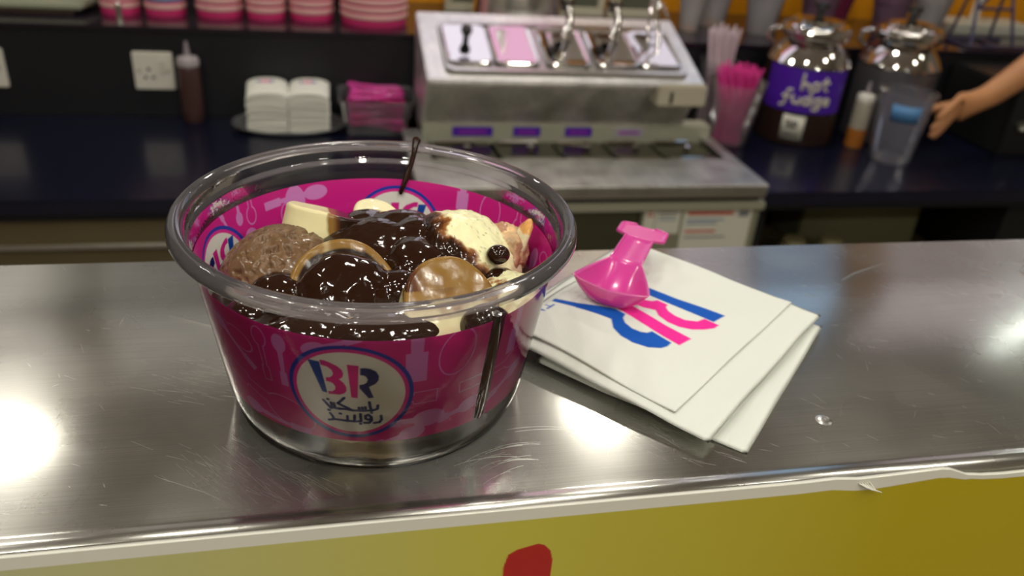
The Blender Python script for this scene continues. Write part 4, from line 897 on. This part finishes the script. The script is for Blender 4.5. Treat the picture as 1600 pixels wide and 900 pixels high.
# ------------------------------------------------------------------ hand and forearm
def skin_chain(chains, name):
    me = bpy.data.meshes.new(name); bm = bmesh.new(); vs = {}; rad = []
    def vert(p, r):
        k = tuple(round(c, 5) for c in p)
        if k not in vs: v = bm.verts.new(p); vs[k] = (v, len(rad)); rad.append(r)
        return vs[k][0]
    for ch in chains:
        prev = None
        for p, r in ch:
            v = vert(p, r)
            if prev is not None and bm.edges.get((prev, v)) is None and prev is not v: bm.edges.new((prev, v))
            prev = v
    bm.verts.ensure_lookup_table(); bm.to_mesh(me); bm.free(); o = bpy.data.objects.new(name, me); COL.objects.link(o)
    sk = o.modifiers.new('skin', 'SKIN'); sk.use_smooth_shade = True; sk.branch_smoothing = .6
    lay = me.skin_vertices[0].data
    for i, r in enumerate(rad): lay[i].radius = r if hasattr(r, '__len__') else (r, r)
    lay[0].use_root = True
    sd = o.modifiers.new('sub', 'SUBSURF'); sd.levels = 2; sd.render_levels = 2; me.materials.append(SKIN); return o
W0 = (1.525, 1.470, -.345)
PALM = (1.478, 1.462, -.350)
arm = skin_chain([[(W0, (.025, .031)), ((1.580, 1.470, -.305), (.029, .034)), ((1.680, 1.465, -.215), (.037, .041)), ((1.80, 1.46, -.105), (.043, .046)), ((1.93, 1.44, .01), (.045, .048))],
                  [(W0, (.025, .031)), (PALM, (.023, .040)), ((1.458, 1.455, -.358), (.018, .038))]], 'hand_and_forearm')
tag(arm, 'person with bare forearm reaching in from the right, holding a clear cup', 'person')
K0 = [(1.448, 1.425, -.331), (1.443, 1.442, -.346), (1.445, 1.458, -.362), (1.452, 1.470, -.378)]
fing = [[(PALM, .011), ((1.440, 1.430, -.322), .0095), ((1.405, 1.408, -.330), .0088), ((1.383, 1.402, -.350), .0080), ((1.372, 1.405, -.366), .0068)],
        [(PALM, .011), ((1.440, 1.434, -.342), .0098), ((1.402, 1.414, -.356), .0090), ((1.381, 1.407, -.378), .0082), ((1.372, 1.410, -.394), .0068)],
        [(PALM, .011), ((1.443, 1.440, -.362), .0094), ((1.410, 1.424, -.380), .0086), ((1.391, 1.418, -.400), .0078), ((1.382, 1.420, -.414), .0066)],
        [(PALM, .010), ((1.450, 1.452, -.378), .0084), ((1.425, 1.440, -.398), .0076), ((1.410, 1.434, -.412), .0070), ((1.402, 1.436, -.422), .0058)],
        [((1.495, 1.475, -.350), .013), ((1.462, 1.496, -.362), .0120), ((1.425, 1.512, -.378), .0100), ((1.402, 1.510, -.390), .0085), ((1.390, 1.505, -.398), .0070)]]
for k, ch in enumerate(fing):
    f_ = skin_chain([ch], 'thumb' if k == 4 else 'finger'); f_.parent = arm

# ------------------------------------------------------------------ right end: black machine, wire rack, white stand
t = thing('black_machine', 'black box shaped machine behind the arm at the right edge of the picture', 'machine', (1.86, 1.60, ZB))
MB().box(-.22, .30, -.12, .13, 0, .175).build('housing', BLACKP, t, smooth=False, bevel=.006); MB().lathe([(.0001, 0), (.012, 0), (.013, .003), (.012, .006)], 20).xf(Matrix.Translation((-.175, -.121, .080)) @ Matrix.Rotation(PI / 2, 4, 'X')).build('dial', SATIN, t)
WR = mat('violet_grey_wire', srgb(70, 66, 96), .35, .3)
t = thing('wire_rack', 'dark violet wire rack standing on the ledge at the right', 'rack', (1.79, 1.82, ZL))
for a in ([(-.075, -.045, .004), (-.05, .03, .20)], [(.060, -.045, .004), (.045, .03, .20)], [(-.075, .05, .004), (-.05, .03, .20)], [(.060, .05, .004), (.045, .03, .20)]): MB().tube(a, .0045, 8).build('upright', WR, t)
for a in ([(-.085, -.05, .005), (.10, -.05, .005)], [(-.085, .05, .005), (.10, .05, .005)], [(-.085, -.05, .005), (-.085, .05, .005)], [(-.06, -.01, .098), (.055, -.01, .098)], [(-.06, -.01, .098), (.02, .02, .16)], [(.0, -.05, .005), (.03, .05, .005)]): MB().tube(a, .0045, 8).build('wire', WR, t)
t = thing('white_stand', 'white flat tray with an upright post on the ledge behind the wire rack', 'stand', (1.90, 2.0, ZL)); MB().box(-.14, .16, -.06, .06, 0, .030).build('base_tray', mat('cool_white', srgb(196, 196, 184), .4), t, smooth=False, bevel=.004); MB().box(-.02, .0, -.01, .01, .03, .25).build('post', WHITE, t, smooth=False, bevel=.002)
